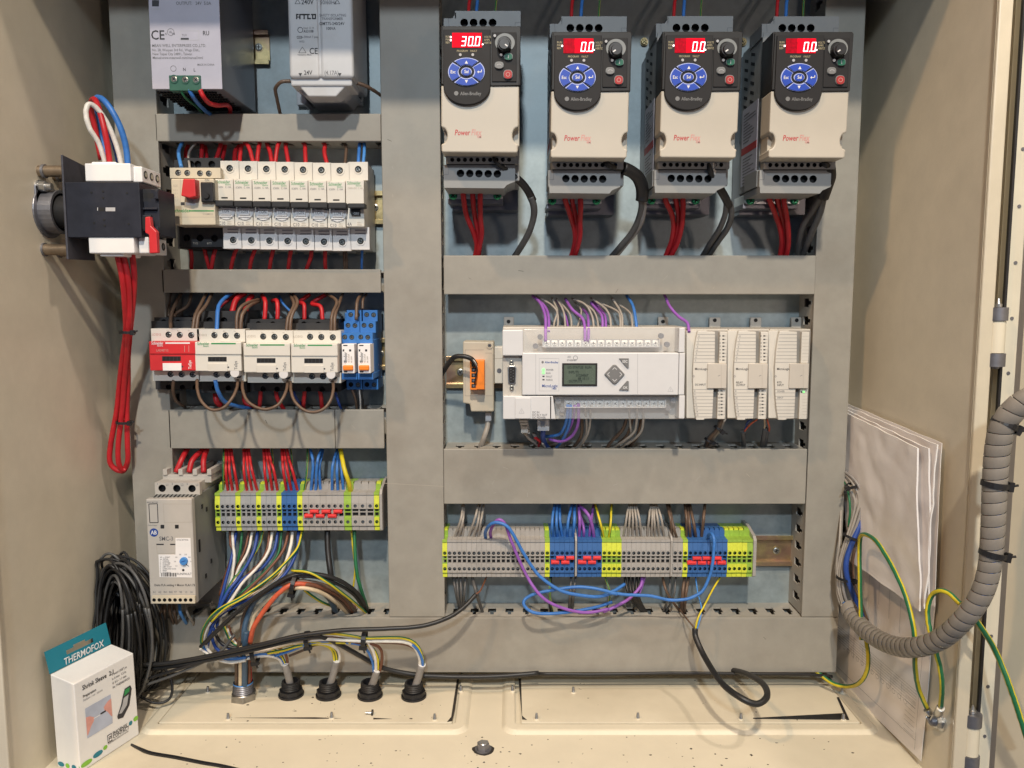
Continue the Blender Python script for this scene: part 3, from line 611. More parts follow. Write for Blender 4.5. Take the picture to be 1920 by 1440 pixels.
# ================================================================ contactors
C_ = (260, 540, .25)
def contactor(lab, x, y, red=False, big=False):
    g = thing('contactor', lab, 'contactor', x+45, y+60, 0, 'contactors in a row on the rail'); q = lambda a: x+a; m = 'cream' if not big else 'mcb'
    m = 'mcb'
    b = B(g, 'charcoal'); b.pbox(q(2), y-14, q(88), y+92, 8, 60); t = y-34 if big else y-21
    hs = [(q(23), t+ (18 if big else 9)), (q(50), t+(18 if big else 9.5)), (q(77), t+(18 if big else 10))]
    b.hslab(q(6), t, q(95 if big else 88), y, 55, hs, 6.4 if big else 5.4, 5, 'charcoal'); b.pbox(q(6), t, q(95 if big else 88), y+2, 8, 49.5)
    hs = [(q(32), y+110), (q(58), y+110.5), (q(82), y+111)]
    b.hslab(q(8), y+98, q(92), y+120 if big else y+114, 55, hs, 5.2, 5, 'charcoal'); b.pbox(q(8), y+90, q(92), y+120 if big else y+114, 8, 49.5)
    b.build('body')
    sc = [(q(32), y+11.5), (q(53), y+12), (q(74.5), y+12.5)]; sl = [(q(36), y+85.5), (q(56.5), y+86), (q(77.5), y+86.3)]
    b = B(g, m); b.hslab(q(0), y, q(89), y+24, 80, sc, 5.9, 4, m, n=14); b.pbox(q(0), y, q(89), y+24, 52, 75.5); us = b.build('upper_shroud'); b = B(g, m); b.hslab(q(3), y+79, q(90), y+98, 80, sl, 5.9, 4, m, n=14); b.pbox(q(3), y+79, q(90), y+98, 52, 75.5); ls = b.build('lower_shroud')
    for s in sc+sl: b = B(sub(us if s in sc else ls, g)); b.screw(s[0], s[1], 77.6, 5.3); b.build('screw')
    f = 'red_plastic' if red else m; x0, x1 = (q(-5), q(82)) if not red else (q(-4), q(83))
    b = B(g, f); b.pbox(x0, y+24, x1, y+79, 60, 92); b.pbox(x0, y+24.2, x1, y+48, 91, 93.2); b.build('face', bev=.8)
    b = B(g, 'charcoal'); b.quad(q(20), y+52, q(55), y+61, 92, 'dark')
    for i in range(5): b.quad(q(21+i*7), y+53, q(26.5+i*7), y+60.4, 92.05, 'recess')
    b.build('indicator_window')
    b = B(g, 'label' if red else 'mcb'); b.pbox(q(21 if red else 20), y+65, q(56), y+79, 92, 93, None); b.build('label_plate', bev=.2)
    b = B(g); tc = 'print_white' if red else 'green_print'; b.text('Schneider', q(0), y+30, 93.2, 6, tc, sx=.8); b.text('Electric', q(11), y+33.5, 93.2, 3, tc); b.quad(q(26), y+26, q(72), y+28.6, 93.2, tc)
    if red: b.text('LAD9ET1S', q(9), y+43, 93.2, 4.4, 'brand_pink'); b.line(q(62), y+32, q(62), y+44, 93.2, 1, 'brand_pink'); b.line(q(70), y+32, q(70), y+44, 93.2, 1, 'brand_pink')
    b.text('TeSys', q(75), y+76, 92, 6, 'print_white' if red else 'print_grey', rot=90); b.pcyl(q(58), y+71.5, 1.6, 92, 92.2, 'print', 8)
    b.text('LC1D12', q(1), y+13, 80, 4.2, 'brand_pink' if red else 'print_faint')
    for i in range(3): b.text('1L1 3L2'.split()[i % 2], q(28+i*20), y+5, 80, 2.6, 'print_faint')
    if not red: b.pcyl(q(70), y+82, 8.5, 70, 91.9, 'mcb_low', 16)
    b.build('lettering')
    return g
contactor('contactor with a bright red front at the left end of the row', 284, 616, red=True)
contactor('white contactor beside the red fronted one, larger black terminal block above it', 370, 617, big=True)
c3 = contactor('white contactor, third of the row, between two other white contactors', 461.5, 619.5)
copy_tree(c3, V(549.5, 620, 80)-V(461.5, 619.5, 80), 'white contactor at the right end of the contactor row next to the blue relays')
# ---- relays
def relay(lab, x):
    g = thing('relay', lab, 'relay', x+15, 660, 0, 'slim relays in blue sockets'); q = lambda a: x+a
    b = B(g, 'relay_blue'); b.pbox(q(9), 586, q(41), 727, 8, 30)
    b.pbox(q(6), 637, q(33), 706, 28, 64); b.pbox(q(2), 700, q(31), 712, 28, 74)
    b.build('socket', bev=.6)
    b = B(g, 'relay_blue')
    for (x0, y0, x1, y1, d, hs) in ((12, 581.5, 39, 602.5, 44, [(19, 590), (32, 590.5)]), (7, 602.5, 35.5, 624, 56, [(14, 610), (27, 610.5)]), (.5, 624, 30, 644, 70, [(8, 632), (21, 632.5)]), (12, 711, 40, 730, 48, [(19.5, 721), (33, 721.5)])):
        b.hslab(q(x0), y0, q(x1), y1, d, [(q(h[0]), h[1]) for h in hs], 4.6, 3, 'relay_blue'); b.pbox(q(x0)+.2, y0+.2, q(x1)-.2, y1-.2, 10, d-3.2)
    ts = b.build('terminal_steps')
    for a, y, d in ((19, 590, 44), (32, 590.5, 44), (14, 610, 56), (27, 610.5, 56), (8, 632, 70), (21, 632.5, 70), (33, 721.5, 48)): b = B(sub(ts, g)); b.screw(q(a), y, d-2, 4); b.build('screw')
    b = B(g, 'label'); b.pbox(q(2.5), 645, q(26), 700, 60, 84); b.build('relay_body', bev=.6)
    b = B(g, 'orange'); b.pbox(q(4), 685, q(23), 694.5, 83, 87); b.build('test_lever', bev=1)
    b = B(g); b.quad(q(5), 646.5, q(13), 648.8, 84); b.quad(q(4), 655, q(7), 659, 84); b.quad(q(16), 655, q(20), 659, 84); b.text('finder', q(12.5), 679, 84, 7, 'print_grey', rot=90); b.text('40.52.8.024', q(17), 680, 84, 3, 'print_faint', rot=90); b.text('8A 250V', q(22), 680, 84, 3, 'print_faint', rot=90); b.quad(q(6), 695.5, q(13), 698.5, 84); b.ring(q(9), 678.5, 1.5, 2.5, 84, 84.2, 'print_grey', 10); b.build('lettering')
relay('slim relay with orange tab in a blue socket, left of the pair', 638.5); relay('slim relay with orange tab in a blue socket, right of the pair', 668.5)
T = [('w_brown', '240,40,30 228,120,34 225,215,44', 1.4), ('w_brown', '320,40,30 262,150,50 240,230,62 240,330,78', 1.8), ('w_brown', '395,40,28 370,130,36 290,185,46 262,215,54', 1.8),
     ('w_brown', '510,40,30 452,150,60 420,220,72 405,320,78', 1.8), ('w_lblue', '525,40,26 505,110,34 490,150,40', 1.4), ('w_brown', '552,40,30 505,130,60 450,205,72 432,320,78', 1.8),
     ('w_red', '750,40,20 620,130,28 575,200,36', 1.7), ('w_blue', '700,35,30 618,105,52 592,180,66 585,330,78', 2.1), ('w_red', '800,35,30 730,90,40 700,185,48', 3.0), ('w_red', '850,60,30 825,100,38 795,190,46', 3.0),
     ('w_brown', '905,85,36 790,125,66 740,200,74 735,330,78', 1.9), ('w_brown', '905,100,36 830,135,62 775,205,74 765,330,78', 1.9), ('w_red', '925,55,28 950,105,44 945,245,48', 2.3), ('w_red', '1005,95,30 1040,105,44 1042,245,48', 2.3),
     ('w_blue', '1055,60,24 1085,120,34 1150,185,42', 1.3), ('w_brown', '1135,50,30 1165,125,60 1120,225,74 1108,340,78', 1.8), ('w_brown', '1160,50,30 1190,110,60 1145,220,74 1135,340,78', 1.8),
     ('w_red', '1285,45,26 1205,110,34 1240,125,44 1243,245,48', 2.2), ('w_red', '1420,40,26 1300,115,34 1365,140,44 1380,245,48', 2.2), ('w_brown', '1400,40,28 1485,100,56 1450,205,74 1443,340,78', 1.7), ('w_brown', '1530,40,30 1495,140,60 1472,215,74 1470,340,78', 1.7),
     ('w_brown', '1680,40,28 1640,100,50 1632,240,58', 1.8), ('w_brown', '1710,45,28 1682,90,40 1680,160,44', 1.5)]
bunch(T, 'above the contactor row', 'wires above the contactors', C_)
T = [('w_brown', '262,690,80 258,780,72 285,850,58 350,895,36', 1.6), ('w_red', '575,790,40 585,850,42 615,880,38', 3.0), ('w_blue', '575,690,80 598,780,76 650,855,64 740,885,50 840,905,34', 2.1), ('w_red', '790,790,36 800,860,36 880,890,34', 2.4), ('w_red', '915,760,44 910,850,42 905,920,34', 2.2), ('w_red', '1028,760,44 1040,830,44 1095,920,34', 2.2),
     ('w_dblue', '1150,730,44 1180,820,46 1235,890,34', 1.4), ('w_red', '1245,760,44 1238,850,42 1235,920,34', 2.2), ('w_red', '1355,760,44 1368,820,42 1376,920,34', 2.2), ('w_dblue', '1470,770,40 1500,860,40 1520,910,34', 1.4),
     ('w_brown', '1600,755,44 1625,830,42 1640,930,34', 1.4), ('w_black', '1615,755,44 1640,830,42 1655,930,34', 1.3), ('w_white', '1655,755,44 1662,830,42 1665,930,34', .9), ('w_black', '1665,755,44 1680,850,42 1690,930,34', 1.2)]
bunch(T, 'below the contactor row', 'wires below the contactors', C_)
for i, s in enumerate(('438,690,82 440,760,92 465,840,100 520,900,104 580,916,105 650,888,104 705,820,100 735,755,92 745,690,82', '778,700,82 780,760,92 810,840,100 880,893,104 960,910,105 1040,880,104 1085,820,100 1110,760,92 1116,700,82', '1140,705,82 1142,770,92 1170,850,100 1235,912,104 1310,932,105 1390,905,104 1440,840,100 1460,760,92 1455,700,82')):
    wire(s, 'w_brown', 1.55, ('left', 'middle', 'right')[i]+' one of three brown wire loops hanging under the contactors', C_, 'brown link loops under the contactors')
# ================================================================ soft starter
S_ = (240, 830, .2604); g = thing('soft_starter', 'tall grey soft starter with a blue dial and white sticker', 'soft starter', 322, 1035, 100)
b = B(g, 'smc'); 
def sbox(x0, y0, x1, y1, d0, d1, m=None): b.pbox(x0, y0, x1, y1, d0, d1, m)
dS = 100
b.prism([(273, 936), (359, 935), (367.5, 1133), (282, 1133)], 92, dS); b.build('front_cover', bev=1)
b = B(g, 'smc_side'); b.prism([(279.5, 934), (361.5, 934), (368.5, 1131), (286, 1131)], 8, 92); b.build('case', bev=.8)
b = B(g, 'smc'); b.hslab(291, 905, 374, 928, 76, [(304, 915.5), (331.5, 915.7), (360, 916)], 7.2, 6, 'smc', n=16); b.pbox(291.2, 905.2, 373.8, 931, 8, 69.8)
for i, t in enumerate(('1  L1', '3  L2', '5  L3')): b.text(t.split()[0], 294+i*28, 909, 76, 4, 'print_grey'); b.text(t.split()[1], 311+i*28, 911, 76, 4.6, 'print_grey')
b.build('terminal_tier')
b = B(g, 'recess')
for i in range(11):
    x = 286+i*7.3; b.prism([(x, 934), (x+3, 934), (x+10, 927), (x+7, 927)], 93, 93.6)
b.build('vent_slots')
b = B(g, 'smc'); b.pbox(305, 890, 396, 905, 8, 54)
for x in (305, 334, 361, 388): b.pbox(x, 880, x+8, 891, 8, 56)
b.build('upper_shroud', bev=.5)
b = B(g, 'smc'); b.pbox(320, 868, 414, 1157, 1, 4); b.pbox(300, 1133, 395, 1158, 4, 12)
b.build('mounting_plate', bev=.3)
for x, y, d in ((410, 874, 4), (350, 874, 4), (365, 1143, 12)): b = B(g); b.ring(x, y, 3.5, 5.5, d, d+1.2, 'dull_steel'); b.screw(x, y, d+.2, 3.8, 'dull_steel'); b.build('screw')
b = B(g); e = dS
for a in ((279, 945, 295, 944.5), (281, 980, 296.5, 980), (279, 945, 281, 980), (295, 944.5, 296.5, 980)): b.line(*a, e, 1.5)
for a in ((306, 945, 358, 945), (308, 980, 360, 979), (306, 945, 308, 980), (358, 945, 360, 979)): b.line(*a, e, .6, 'print_faint')
b.text('SMART MOTOR', 275, 943, e, 2.6, 'print_grey'); b.text('Control Inputs', 277, 986, e, 2.6, 'print_grey'); b.quad(301, 984, 308, 991, e, 'recess'); b.quad(328, 984, 335, 991, e, 'recess'); b.quad(302, 985, 307, 990, e+.05, 'dark')
b.pcyl(288.5, 998.5, 8.2, e, e+.2, 'w_dblue', 20); b.text('AB', 288.5, 1002, e+.2, 8, 'print_white', 'C'); b.text('SMC-3', 298.5, 1013.5, e, 8.5, 'print_grey'); 
for a in ((293, 1020, 295, 1038), (331, 1020, 331, 1037), (295, 1038, 331, 1037)): b.line(*a, e, .7, 'print_faint')
b.quad(293, 1019.5, 307, 1022, e); b.quad(319, 1019.5, 331, 1022, e); b.text('Delta FLA setting = Motor FLA/1.73', 289.5, 1099, e, 4.6, 'print')
for i, t in enumerate('A1 A2 IN1 IN2 97 98 13 14'.split()): b.text(t, 287+i*9.9, 1112, e, 4.2, 'print_grey')
b.build('lettering')
b = B(g, 'label'); b.prism([(297, 1040), (329, 1040), (329, 1009), (357, 1009), (360, 1083), (299, 1082)], e, e+.35); b.build('sticker')
b = B(g); e += .36; b.quad(332, 1017, 355, 1025, e, 'white'); b.text('CYCLE SETTING', 331, 1013.5, e, 2.7, 'print_grey')
for i in range(9): b.text(('off  ---- START', 'on   INITIAL', '1    TORQUE', '2    STOP TIME', '3    CURRENT', '4    LIMIT START', '5    OVERLOAD CLASS', '6    RESET', '7    AUX RELAY')[i], 300, 1046+i*3.6, e, 2.7, 'print_grey')
x = 302
while x < 329:
    q = random.choice([.7, 1, 1.6, 2.2]); b.quad(x, 1074, x+q, 1081, e); x += q+random.choice([.7, 1, 1.3])
b.text('RUN/FAULT', 332, 1078, e, 4.6, 'print_grey'); b.pcyl(343.5, 1069, 2.4, e, e+.3, 'print', 10)
for k, a in enumerate((215, 180, 145, 110, 70, 35, 0)): b.text(('2.2', '3.0', '4.0', '5.0', '6.0', '8.4', '11')[k], 341+15*math.cos(math.radians(a)), 1054-14*math.sin(math.radians(a)), e, 2.8, 'print_grey')
b.line(349, 1058, 354, 1062, e, 1.2); b.build('sticker_print')
b = B(g, 'w_lblue'); b.pcyl(343.3, 1053, 7.8, e, e+2.5, 'w_lblue', 20, r2=7.2); b.line(339, 1054, 347.5, 1051.5, e+2.5, 1.4, 'w_dblue'); b.build('dial')
b = B(g, 'cream'); b.hslab(285, 1118, 365, 1131.5, dS+4, [(289+i*9.8, 1125) for i in range(8)], 3.6, 3, 'cream'); b.pbox(285.2, 1118, 365, 1131, dS, dS+.9); b.pbox(286, 1131.5, 366, 1133, dS, dS+4, 'recess'); b.build('screw_terminal_strip')
b = B(g, 'recess'); xx = P(361, 1000, 92)[0]+.2
for y, d in ((950, 70), (955, 58), (1052, 50), (1080, 66), (1092, 22), (1016, 80), (1021, 80), (1026, 80), (1031, 80)): z = P(380, y, d)[1]; X = P(362+(y-934)*.036, y, 92)[0]; b.box(X-.5, X+.5, z-2, z+2.4, d-1.5, d+1.5)
b.build('side_slots')
T = [('w_red', '430,40,28 392,110,44 345,215,50', 2.9), ('w_red', '545,45,28 465,125,44 440,215,50', 2.9), ('w_red', '570,40,28 545,120,44 545,215,50', 2.9)]
bunch(T, 'into the top of the soft starter', 'supply wires of the soft starter', S_)
T = [('w_brown', '245,1165,60 240,1210,66 232,1270,50', 1.5), ('w_brown', '265,1165,60 262,1210,66 260,1280,50', 1.5), ('w_brown', '300,1165,60 300,1210,66 325,1300,46', 1.6), ('w_brown', '330,1165,60 335,1230,66 350,1300,46', 1.6), ('w_lblue', '370,1165,60 380,1230,66 420,1300,46', 1.7), ('w_grey', '410,1165,60 430,1230,64 475,1310,44', 1.4)]
bunch(T, 'hanging under the soft starter', 'control wires of the soft starter', S_)
# ================================================================ terminal strips
TM = {}
def tmesh(kind, w, screwy=False):
    key = (kind, round(w, 2), screwy)
    if key in TM: return TM[key]
    mats = dict(grey=('tb_grey',)*3, cool=('tb_grey_cool',)*3, blue=('tb_blue',)*3, gy=('tb_green', 'tb_yellow', 'tb_green'), gg=('tb_green',)*3)[kind]
    A, M1, C = mats; b = B(None, A); w -= .14
    b.box(0, w, -26, 26, 2, 29, A); b.profx([(29, -26), (29, 26), (33, 27), (33, 21), (43, 20.3), (43, -20.3), (33, -21), (30, -26)], 0, w, A)
    # stepped top seen from above
    b.box(.5, w-.5, 23, 28.5, 24, 31, M1)
    b.box(0, w, 17.9, 20.6, 43, 46.4, C); b.box(.1, w-.1, -20.6, -17.2, 43, 45.5, A if kind != 'gy' else 'tb_yellow')
    def face(z0, z1, cz, d):
        b.hcell(0, w, z0, z1, w/2, cz, 1.85, d, 4.2, M1, 'recess', 12)
        q = [(0, z0), (w, z0), (w, z1), (0, z1)]; vs = [(x, -d, z) for x, z in q]+[(x, -43, z) for x, z in q]; b.add(vs, [(i, (i+1) % 4, (i+1) % 4+4, i+4) for i in range(4)], M1)
        if screwy: b.cyl((w/2, -(d-2.2), cz), (0, -1, 0), 1.8, .8, 'screw', 10)
    face(2.9, 9.2, 6.1, 47); b.hull([(0, -47, 9.2), (w, -47, 9.2), (w, -45.6, 17.3), (0, -45.6, 17.3)], [(0, -43, 9.2), (w, -43, 9.2), (w, -43, 17.3), (0, -43, 17.3)], M1)
    face(-15.4, -6.1, -11.2, 47)
    b.hull([(0, -47, -15.4), (w, -47, -15.4), (w, -45.2, -17), (0, -45.2, -17)][::-1], [(0, -43, -15.4), (w, -43, -15.4), (w, -43, -17), (0, -43, -17)][::-1], A)
    # bridge shafts: dark square pits between thin webs
    b.box(.1, w-.1, -6.1, 2.9, 43, 43.2, 'recess')
    b.box(0, .8, -6.1, 2.9, 43, 46, C); b.box(w-.8, w, -6.1, 2.9, 43, 46, C); b.box(.8, w-.8, -1.2, -.2, 43, 45.6, C); b.box(.8, w-.8, -6.1, -5.2, 43, 46, C)
    o = b.build('terminal_block'); me = o.data; bpy.data.objects.remove(o)
    # mesh is local to its own centre base: rebuild with origin at x=0,d=0,z=0
    me2 = bpy.data.meshes.new('terminal_block'); me2.from_pydata([Vector(v)*.001 for v in b.v], [], b.f)
    for m in me.materials: me2.materials.append(m)
    me2.polygons.foreach_set('material_index', [p.material_index for p in me.polygons]); me2.polygons.foreach_set('use_smooth', b.s); me2.update(); TM[key] = me2; return me2
KN = dict(grey='grey', cool='grey', blue='blue', gy='green and yellow', gg='green')
def strip(seq, x0, y0, slope, where, group):
    cnt = {}; X = x0
    for kind, wpx in seq:
        if kind == '_': X += wpx; continue
        a = V(X, y0+slope*(X-x0), 47); c = V(X+wpx, y0, 47); n = KN[kind]; cnt[n] = cnt.get(n, 0)+1
        o = bpy.data.objects.new('terminal_block', tmesh(kind, c.x-a.x, wpx > 12)); COL.objects.link(o); o.location = (a.x*.001, random.uniform(-.0003, .0002), a.z*.001)
        tag(o, f'{nth(cnt[n])} {n} terminal from the left {where}', 'terminal', group); X += wpx
    return X
L_ = [('gy', 9.6)]+[('cool', 9.6)]*3
seqL = L_*3+[('gy', 9.6)]+[('blue', 9.7)]*3+[('gy', 10)]+[('grey', 11.1)]*7+[('gg', 14)]+[('grey', 14.1)]*3+[('gy', 10)]
xe = strip(seqL, 403.5, 960.3, -.004, 'in the lower left strip', 'terminals of the lower left strip')
seqR = [('gy', 9.15)]+[('grey', 9.15)]*20+[('gy', 9.4)]+[('blue', 9.2)]*5+[('_', 5.6)]+[('blue', 9.2)]*5+[('gy', 9.2)]*4+[('grey', 9.15)]*10+[('_', 4.5)]+[('grey', 9.4)]*2+[('gy', 9.4)]+[('blue', 9.25)]*8+[('gy', 9.3)]*4+[('gg', 11)]
xe2 = strip(seqR, 829.5, 1047.6, -.0005, 'in the lower right strip', 'terminals of the lower right strip')
def bracket(x, w, y, lab, h=21.5, d=49):
    a = V(x, y, d); b = B(None, 'tb_grey'); wm = w*mmpx(d); b.profx([(2, a.z-25), (d-4, a.z-h), (d, a.z-h+2), (d, a.z+h-2), (d-4, a.z+h+2), (20, a.z+29), (2, a.z+29)], a.x, a.x+wm); b.build('end_bracket', .3, lab, 'end bracket', 'end brackets between terminals')
bracket(1078.2, 3.8, 1047, 'pale end bracket between the two left groups of blue terminals'); bracket(1257.6, 3.6, 1047.5, 'pale end bracket splitting the grey terminals right of the yellow ones'); bracket(xe2+.5, 6, 1047, 'grey end bracket closing the right end of the lower right strip'); bracket(xe+.3, 5, 960, 'grey end bracket closing the right end of the lower left strip')
def jumpers(lst, where):
    for i, (x0, x1, y) in enumerate(lst):
        b = B(None, 'jumper'); b.pbox(x0, y-2.9, x1, y+2.9, 43.5, 49.5); b.pbox(x0+2, y-1.4, x1-2, y+1.2, 49.5, 50.1)
        row = 'upper' if y == lst[0][2] else 'lower'; k = [q for q in lst if q[2] == y].index((x0, x1, y))+1
        b.build('jumper_bridge', .5, f'{nth(k)} red bridge from left, {row} row on {where}', 'jumper bridge', 'red jumper bridges on the terminals')
f1 = lambda u: 820+u*.1771; f2 = lambda u: 1120+u*.21875; f3 = lambda u: 240+u*.2604
jumpers([(f1(1260), f1(1345), 1046.6), (f1(1365), f1(1450), 1046.6), (f1(1205), f1(1290), 1054.8), (f1(1312), f1(1398), 1054.8)], 'the leftmost blue terminals')
jumpers([(f1(1545), f1(1630), 1046.6), (f1(1650), f1(1735), 1046.6), (f1(1490), f1(1578), 1054.8), (f1(1595), f1(1680), 1054.8)], 'the second group of blue terminals')
jumpers([(f2(820), f2(894), 1047.6), (f2(906), f2(980), 1047.6), (f2(1000), f2(1065), 1047.6), (f2(772), f2(850), 1055.8), (f2(863), f2(935), 1055.8), (f2(947), f2(1020), 1055.8), (f2(1032), f2(1105), 1055.8)], 'the right hand blue terminals')
jumpers([(f3(1308), f3(1370), 959.6), (f3(1392), f3(1455), 959.6), (f3(1478), f3(1540), 959.6), (f3(1268), f3(1330), 967.8), (f3(1350), f3(1412), 967.8), (f3(1437), f3(1500), 967.8)], 'the grey terminals of the left strip')
# wires above / below the left strip
T = [('gy', '690,35,26 685,180,40 688,370,32', 1.1)]
for a in ([(705, 705, 720), (725, 732, 755), (742, 770, 793)], [(832, 835, 860), (850, 867, 897), (867, 897, 938)], [(975, 985, 1005), (992, 1020, 1042), (1008, 1053, 1080)], [(1105, 1120, 1145), (1122, 1150, 1182), (1142, 1188, 1225)]):
    for x, m, e in a: T.append(('w_red', f'{x},35,26 {(x*2+m)/3+2},120,36 {m},215,44 {e},370,34', 1.5))
T += [('gy', '820,200,20 845,280,26 835,370,30', .8), ('gy', '1035,35,20 1040,170,28 990,370,30', .8), ('gy', '1172,35,20 1178,170,28 1130,370,30', .8), ('gy', '1292,35,26 1288,200,40 1265,370,34', 1.1),
      ('w_blue', '1308,35,26 1332,150,42 1315,370,34', 1.6), ('w_blue', '1395,35,26 1362,150,42 1350,370,34', 1.6), ('w_blue', '1405,50,22 1378,180,36 1388,370,32', 1.6), ('w_blue', '1505,50,26 1472,180,42 1470,370,34', 1.6), ('w_blue', '1512,50,22 1505,200,40 1512,370,34', 1.6), ('w_blue', '1520,70,20 1540,230,36 1552,370,32', 1.6), ('w_yellow', '1528,35,26 1555,180,46 1590,290,46 1608,370,38', 2.4)]
bunch(T, 'above the lower left strip', 'wires above the lower left strip', S_)
T = [('w_rbrown', '735,630,34 738,730,44 752,790,46 700,960,52 660,1100,56', 1.3), ('w_white', '752,630,34 757,740,46 765,830,52 740,1000,60 685,1130,64 640,1260,66', 1.5), ('w_dblue', '782,630,34 748,820,50 695,1030,62 655,1190,68 640,1330,66', 1.7), ('w_green', '822,630,34 812,740,40 780,900,44 735,1020,50', 1.5),
     ('w_rbrown', '872,630,34 845,760,44 790,890,50 740,1000,54 680,1160,58', 1.3), ('w_white', '897,630,34 865,780,48 795,910,56 745,1060,62 690,1180,66 640,1330,64', 1.5), ('w_dblue', '937,630,34 902,790,50 800,970,62 720,1070,70 650,1210,74 595,1340,70', 1.8), ('gy', '972,630,34 940,750,44 840,890,54 760,980,60 715,1060,64 640,1200,62', 1.3),
     ('w_rbrown', '1017,630,34 1005,750,44 955,860,50 850,960,56 760,1070,58', 1.4), ('w_white', '1042,630,34 1012,780,50 935,895,60 825,1010,68 745,1130,74 680,1210,74 600,1330,68', 1.6), ('w_dblue', '1082,630,34 1050,780,46 965,900,54 830,980,60 740,1090,66 660,1230,66', 1.7), ('w_green', '1108,630,34 1080,800,44 965,950,54 840,1060,62 760,1130,66 640,1240,66', 1.4),
     ('w_rbrown', '1158,630,34 1120,770,48 1025,900,58 875,1050,68 790,1130,72 660,1230,70', 1.6), ('w_white', '1187,630,34 1172,740,46 1135,865,54 1080,975,62 930,1080,76 760,1165,84 610,1275,84 550,1390,78 540,1500,70', 1.8), ('w_dblue', '1228,630,34 1215,780,50 1135,940,64 985,1075,76 805,1155,84 650,1255,82 590,1370,76 570,1480,70', 1.8), ('gy', '1255,630,34 1220,760,52 1110,890,68 1000,990,80 830,1105,88 650,1205,90 560,1310,86 528,1420,80 560,1520,72', 1.5),
     ('yg', '1100,920,56 1000,1000,74 830,1120,90 700,1190,94 600,1290,90', 1.2)]
bunch(T, 'fanning down below the lower left strip', 'wires below the lower left strip', S_)
wire('1435,620,34 1440,780,42 1460,950,50 1480,1100,44 1488,1250,26', 'w_black', 3.2, 'thick black cable hanging straight down from the lower left strip into the bottom duct', S_, name='cable', cat='cable')
T = [('w_yellow', '1608,620,32 1618,740,36 1635,900,38 1622,1050,34', 1.0), ('w_green', '1630,620,34 1635,800,42 1650,950,46 1680,1060,44 1722,1190,26', 1.9)]
bunch(T, 'below the right end of the lower left strip', 'wires below the lower left strip', S_)
# big arch of wires from the bottom duct down to the metal gland
T = [('w_black', '1725,1215,26 1640,1080,60 1500,985,78 1320,945,86 1180,960,90 1030,1040,92 830,1180,94 640,1350,96 540,1450,94', 1.7), ('w_black', '1735,1225,26 1660,1085,56 1510,980,74 1330,938,82 1190,945,86 1060,1010,86 850,1160,88 660,1340,92 560,1450,90', 1.4), ('w_black', '1715,1230,26 1630,1100,58 1490,1010,76 1320,965,84 1170,975,88 1010,1060,90 800,1210,92 620,1380,96 520,1470,94', 1.7),
     ('w_slate', '1500,1225,26 1440,1110,60 1330,1035,76 1180,1030,84 1010,1070,86 920,1130,84 870,1230,80 840,1330,84 835,1440,88', 3.0), ('w_brown', '1640,1220,26 1560,1110,60 1420,1030,78 1280,1000,84 1150,1005,86 1010,1050,84 900,1140,80 830,1260,76 815,1440,80', 2.1), ('w_rbrown', '1625,1225,26 1540,1120,58 1400,1045,80 1260,1018,88 1120,1035,86 1000,1080,82', 2.2),
     ('w_orange', '1630,1190,26 1500,1090,64 1350,1030,82 1190,1020,92 1080,1090,96 980,1210,96 905,1330,96 880,1440,92', 2.5), ('w_cream', '1590,1235,26 1500,1150,62 1380,1075,82 1240,1045,90 1130,1065,86 1010,1130,80 910,1240,76 870,1420,80', 2.2), ('w_brown', '1610,1235,24 1530,1150,54 1400,1070,72 1250,1035,80 1100,1050,78', 1.9),
     ('gy', '1725,1235,26 1610,1135,66 1450,1015,88 1310,935,94 1180,920,90', 1.5), ('gy', '1480,1180,24 1400,1150,46 1320,1100,56 1270,1060,60', 1.6)]
bunch(T, 'in the bundle arching to the metal gland', 'arched wire bundle', S_)
tie(552, 1095, 86, 10.5, -12, 'black cable tie round the top of the arched wire bundle', w_=4)
# ================================================================ right strip wires
A_ = (820, 920, .1771); E_ = (1120, 920, .21875)
T = [('w_grey', '268,150,26 250,300,44 170,530,32', 1.3), ('w_grey', '282,150,24 268,330,44 215,530,32', 1.3), ('w_grey', '275,180,20 275,380,36 262,530,32', 1.1), ('w_grey', '432,150,26 405,270,44 318,530,32', 1.3), ('w_grey', '452,150,24 430,330,44 375,530,32', 1.3), ('w_grey', '492,150,24 462,320,44 425,530,32', 1.3),
     ('w_blue', '1240,140,26 1215,350,44 1228,520,32', 1.5), ('w_blue', '1268,140,26 1262,350,44 1275,520,32', 1.6), ('w_blue', '1295,140,22 1300,330,38 1330,520,32', 1.6), ('w_blue', '1425,140,26 1382,350,44 1378,520,32', 1.6), ('w_blue', '1455,140,24 1450,330,42 1435,520,32', 1.8),
     ('w_purple', '1495,140,26 1508,330,42 1500,520,32', 1.7), ('w_purple', '1505,230,20 1550,400,40 1550,520,32', 1.5), ('w_purple', '1500,150,28 1600,260,44 1645,400,42 1660,520,34', 1.8), ('w_purple', '1655,140,20 1625,350,38 1608,520,32', 1.5), ('gy', '1668,140,26 1728,350,44 1770,530,34', 1.5), ('gy', '1845,140,26 1836,350,44 1812,530,34', 1.5)]
bunch(T, 'above the left half of the lower right strip', 'wires above the lower right strip', A_)
T = []
for x, m, e in ((278, 245, 218), (285, 275, 258), (295, 305, 300), (310, 335, 342), (325, 365, 382), (462, 440, 424), (472, 470, 462), (482, 490, 498), (490, 520, 537), (500, 555, 578)): T.append(('w_grey', f'{x},108,26 {(x+m)/2},170,38 {m},270,44 {e},425,32', 1.25))
T += [('w_brown', '595,108,26 630,260,44 645,420,34', 1.5), ('w_brown', '615,108,24 655,320,44 688,420,34', 1.5), ('w_brown', '748,108,26 765,250,44 765,420,34', 1.5), ('w_brown', '772,108,24 790,290,44 800,420,34', 1.5), ('w_brown', '790,108,24 828,290,44 848,420,34', 1.6), ('w_brown', '922,108,26 910,250,44 890,420,34', 1.7)]
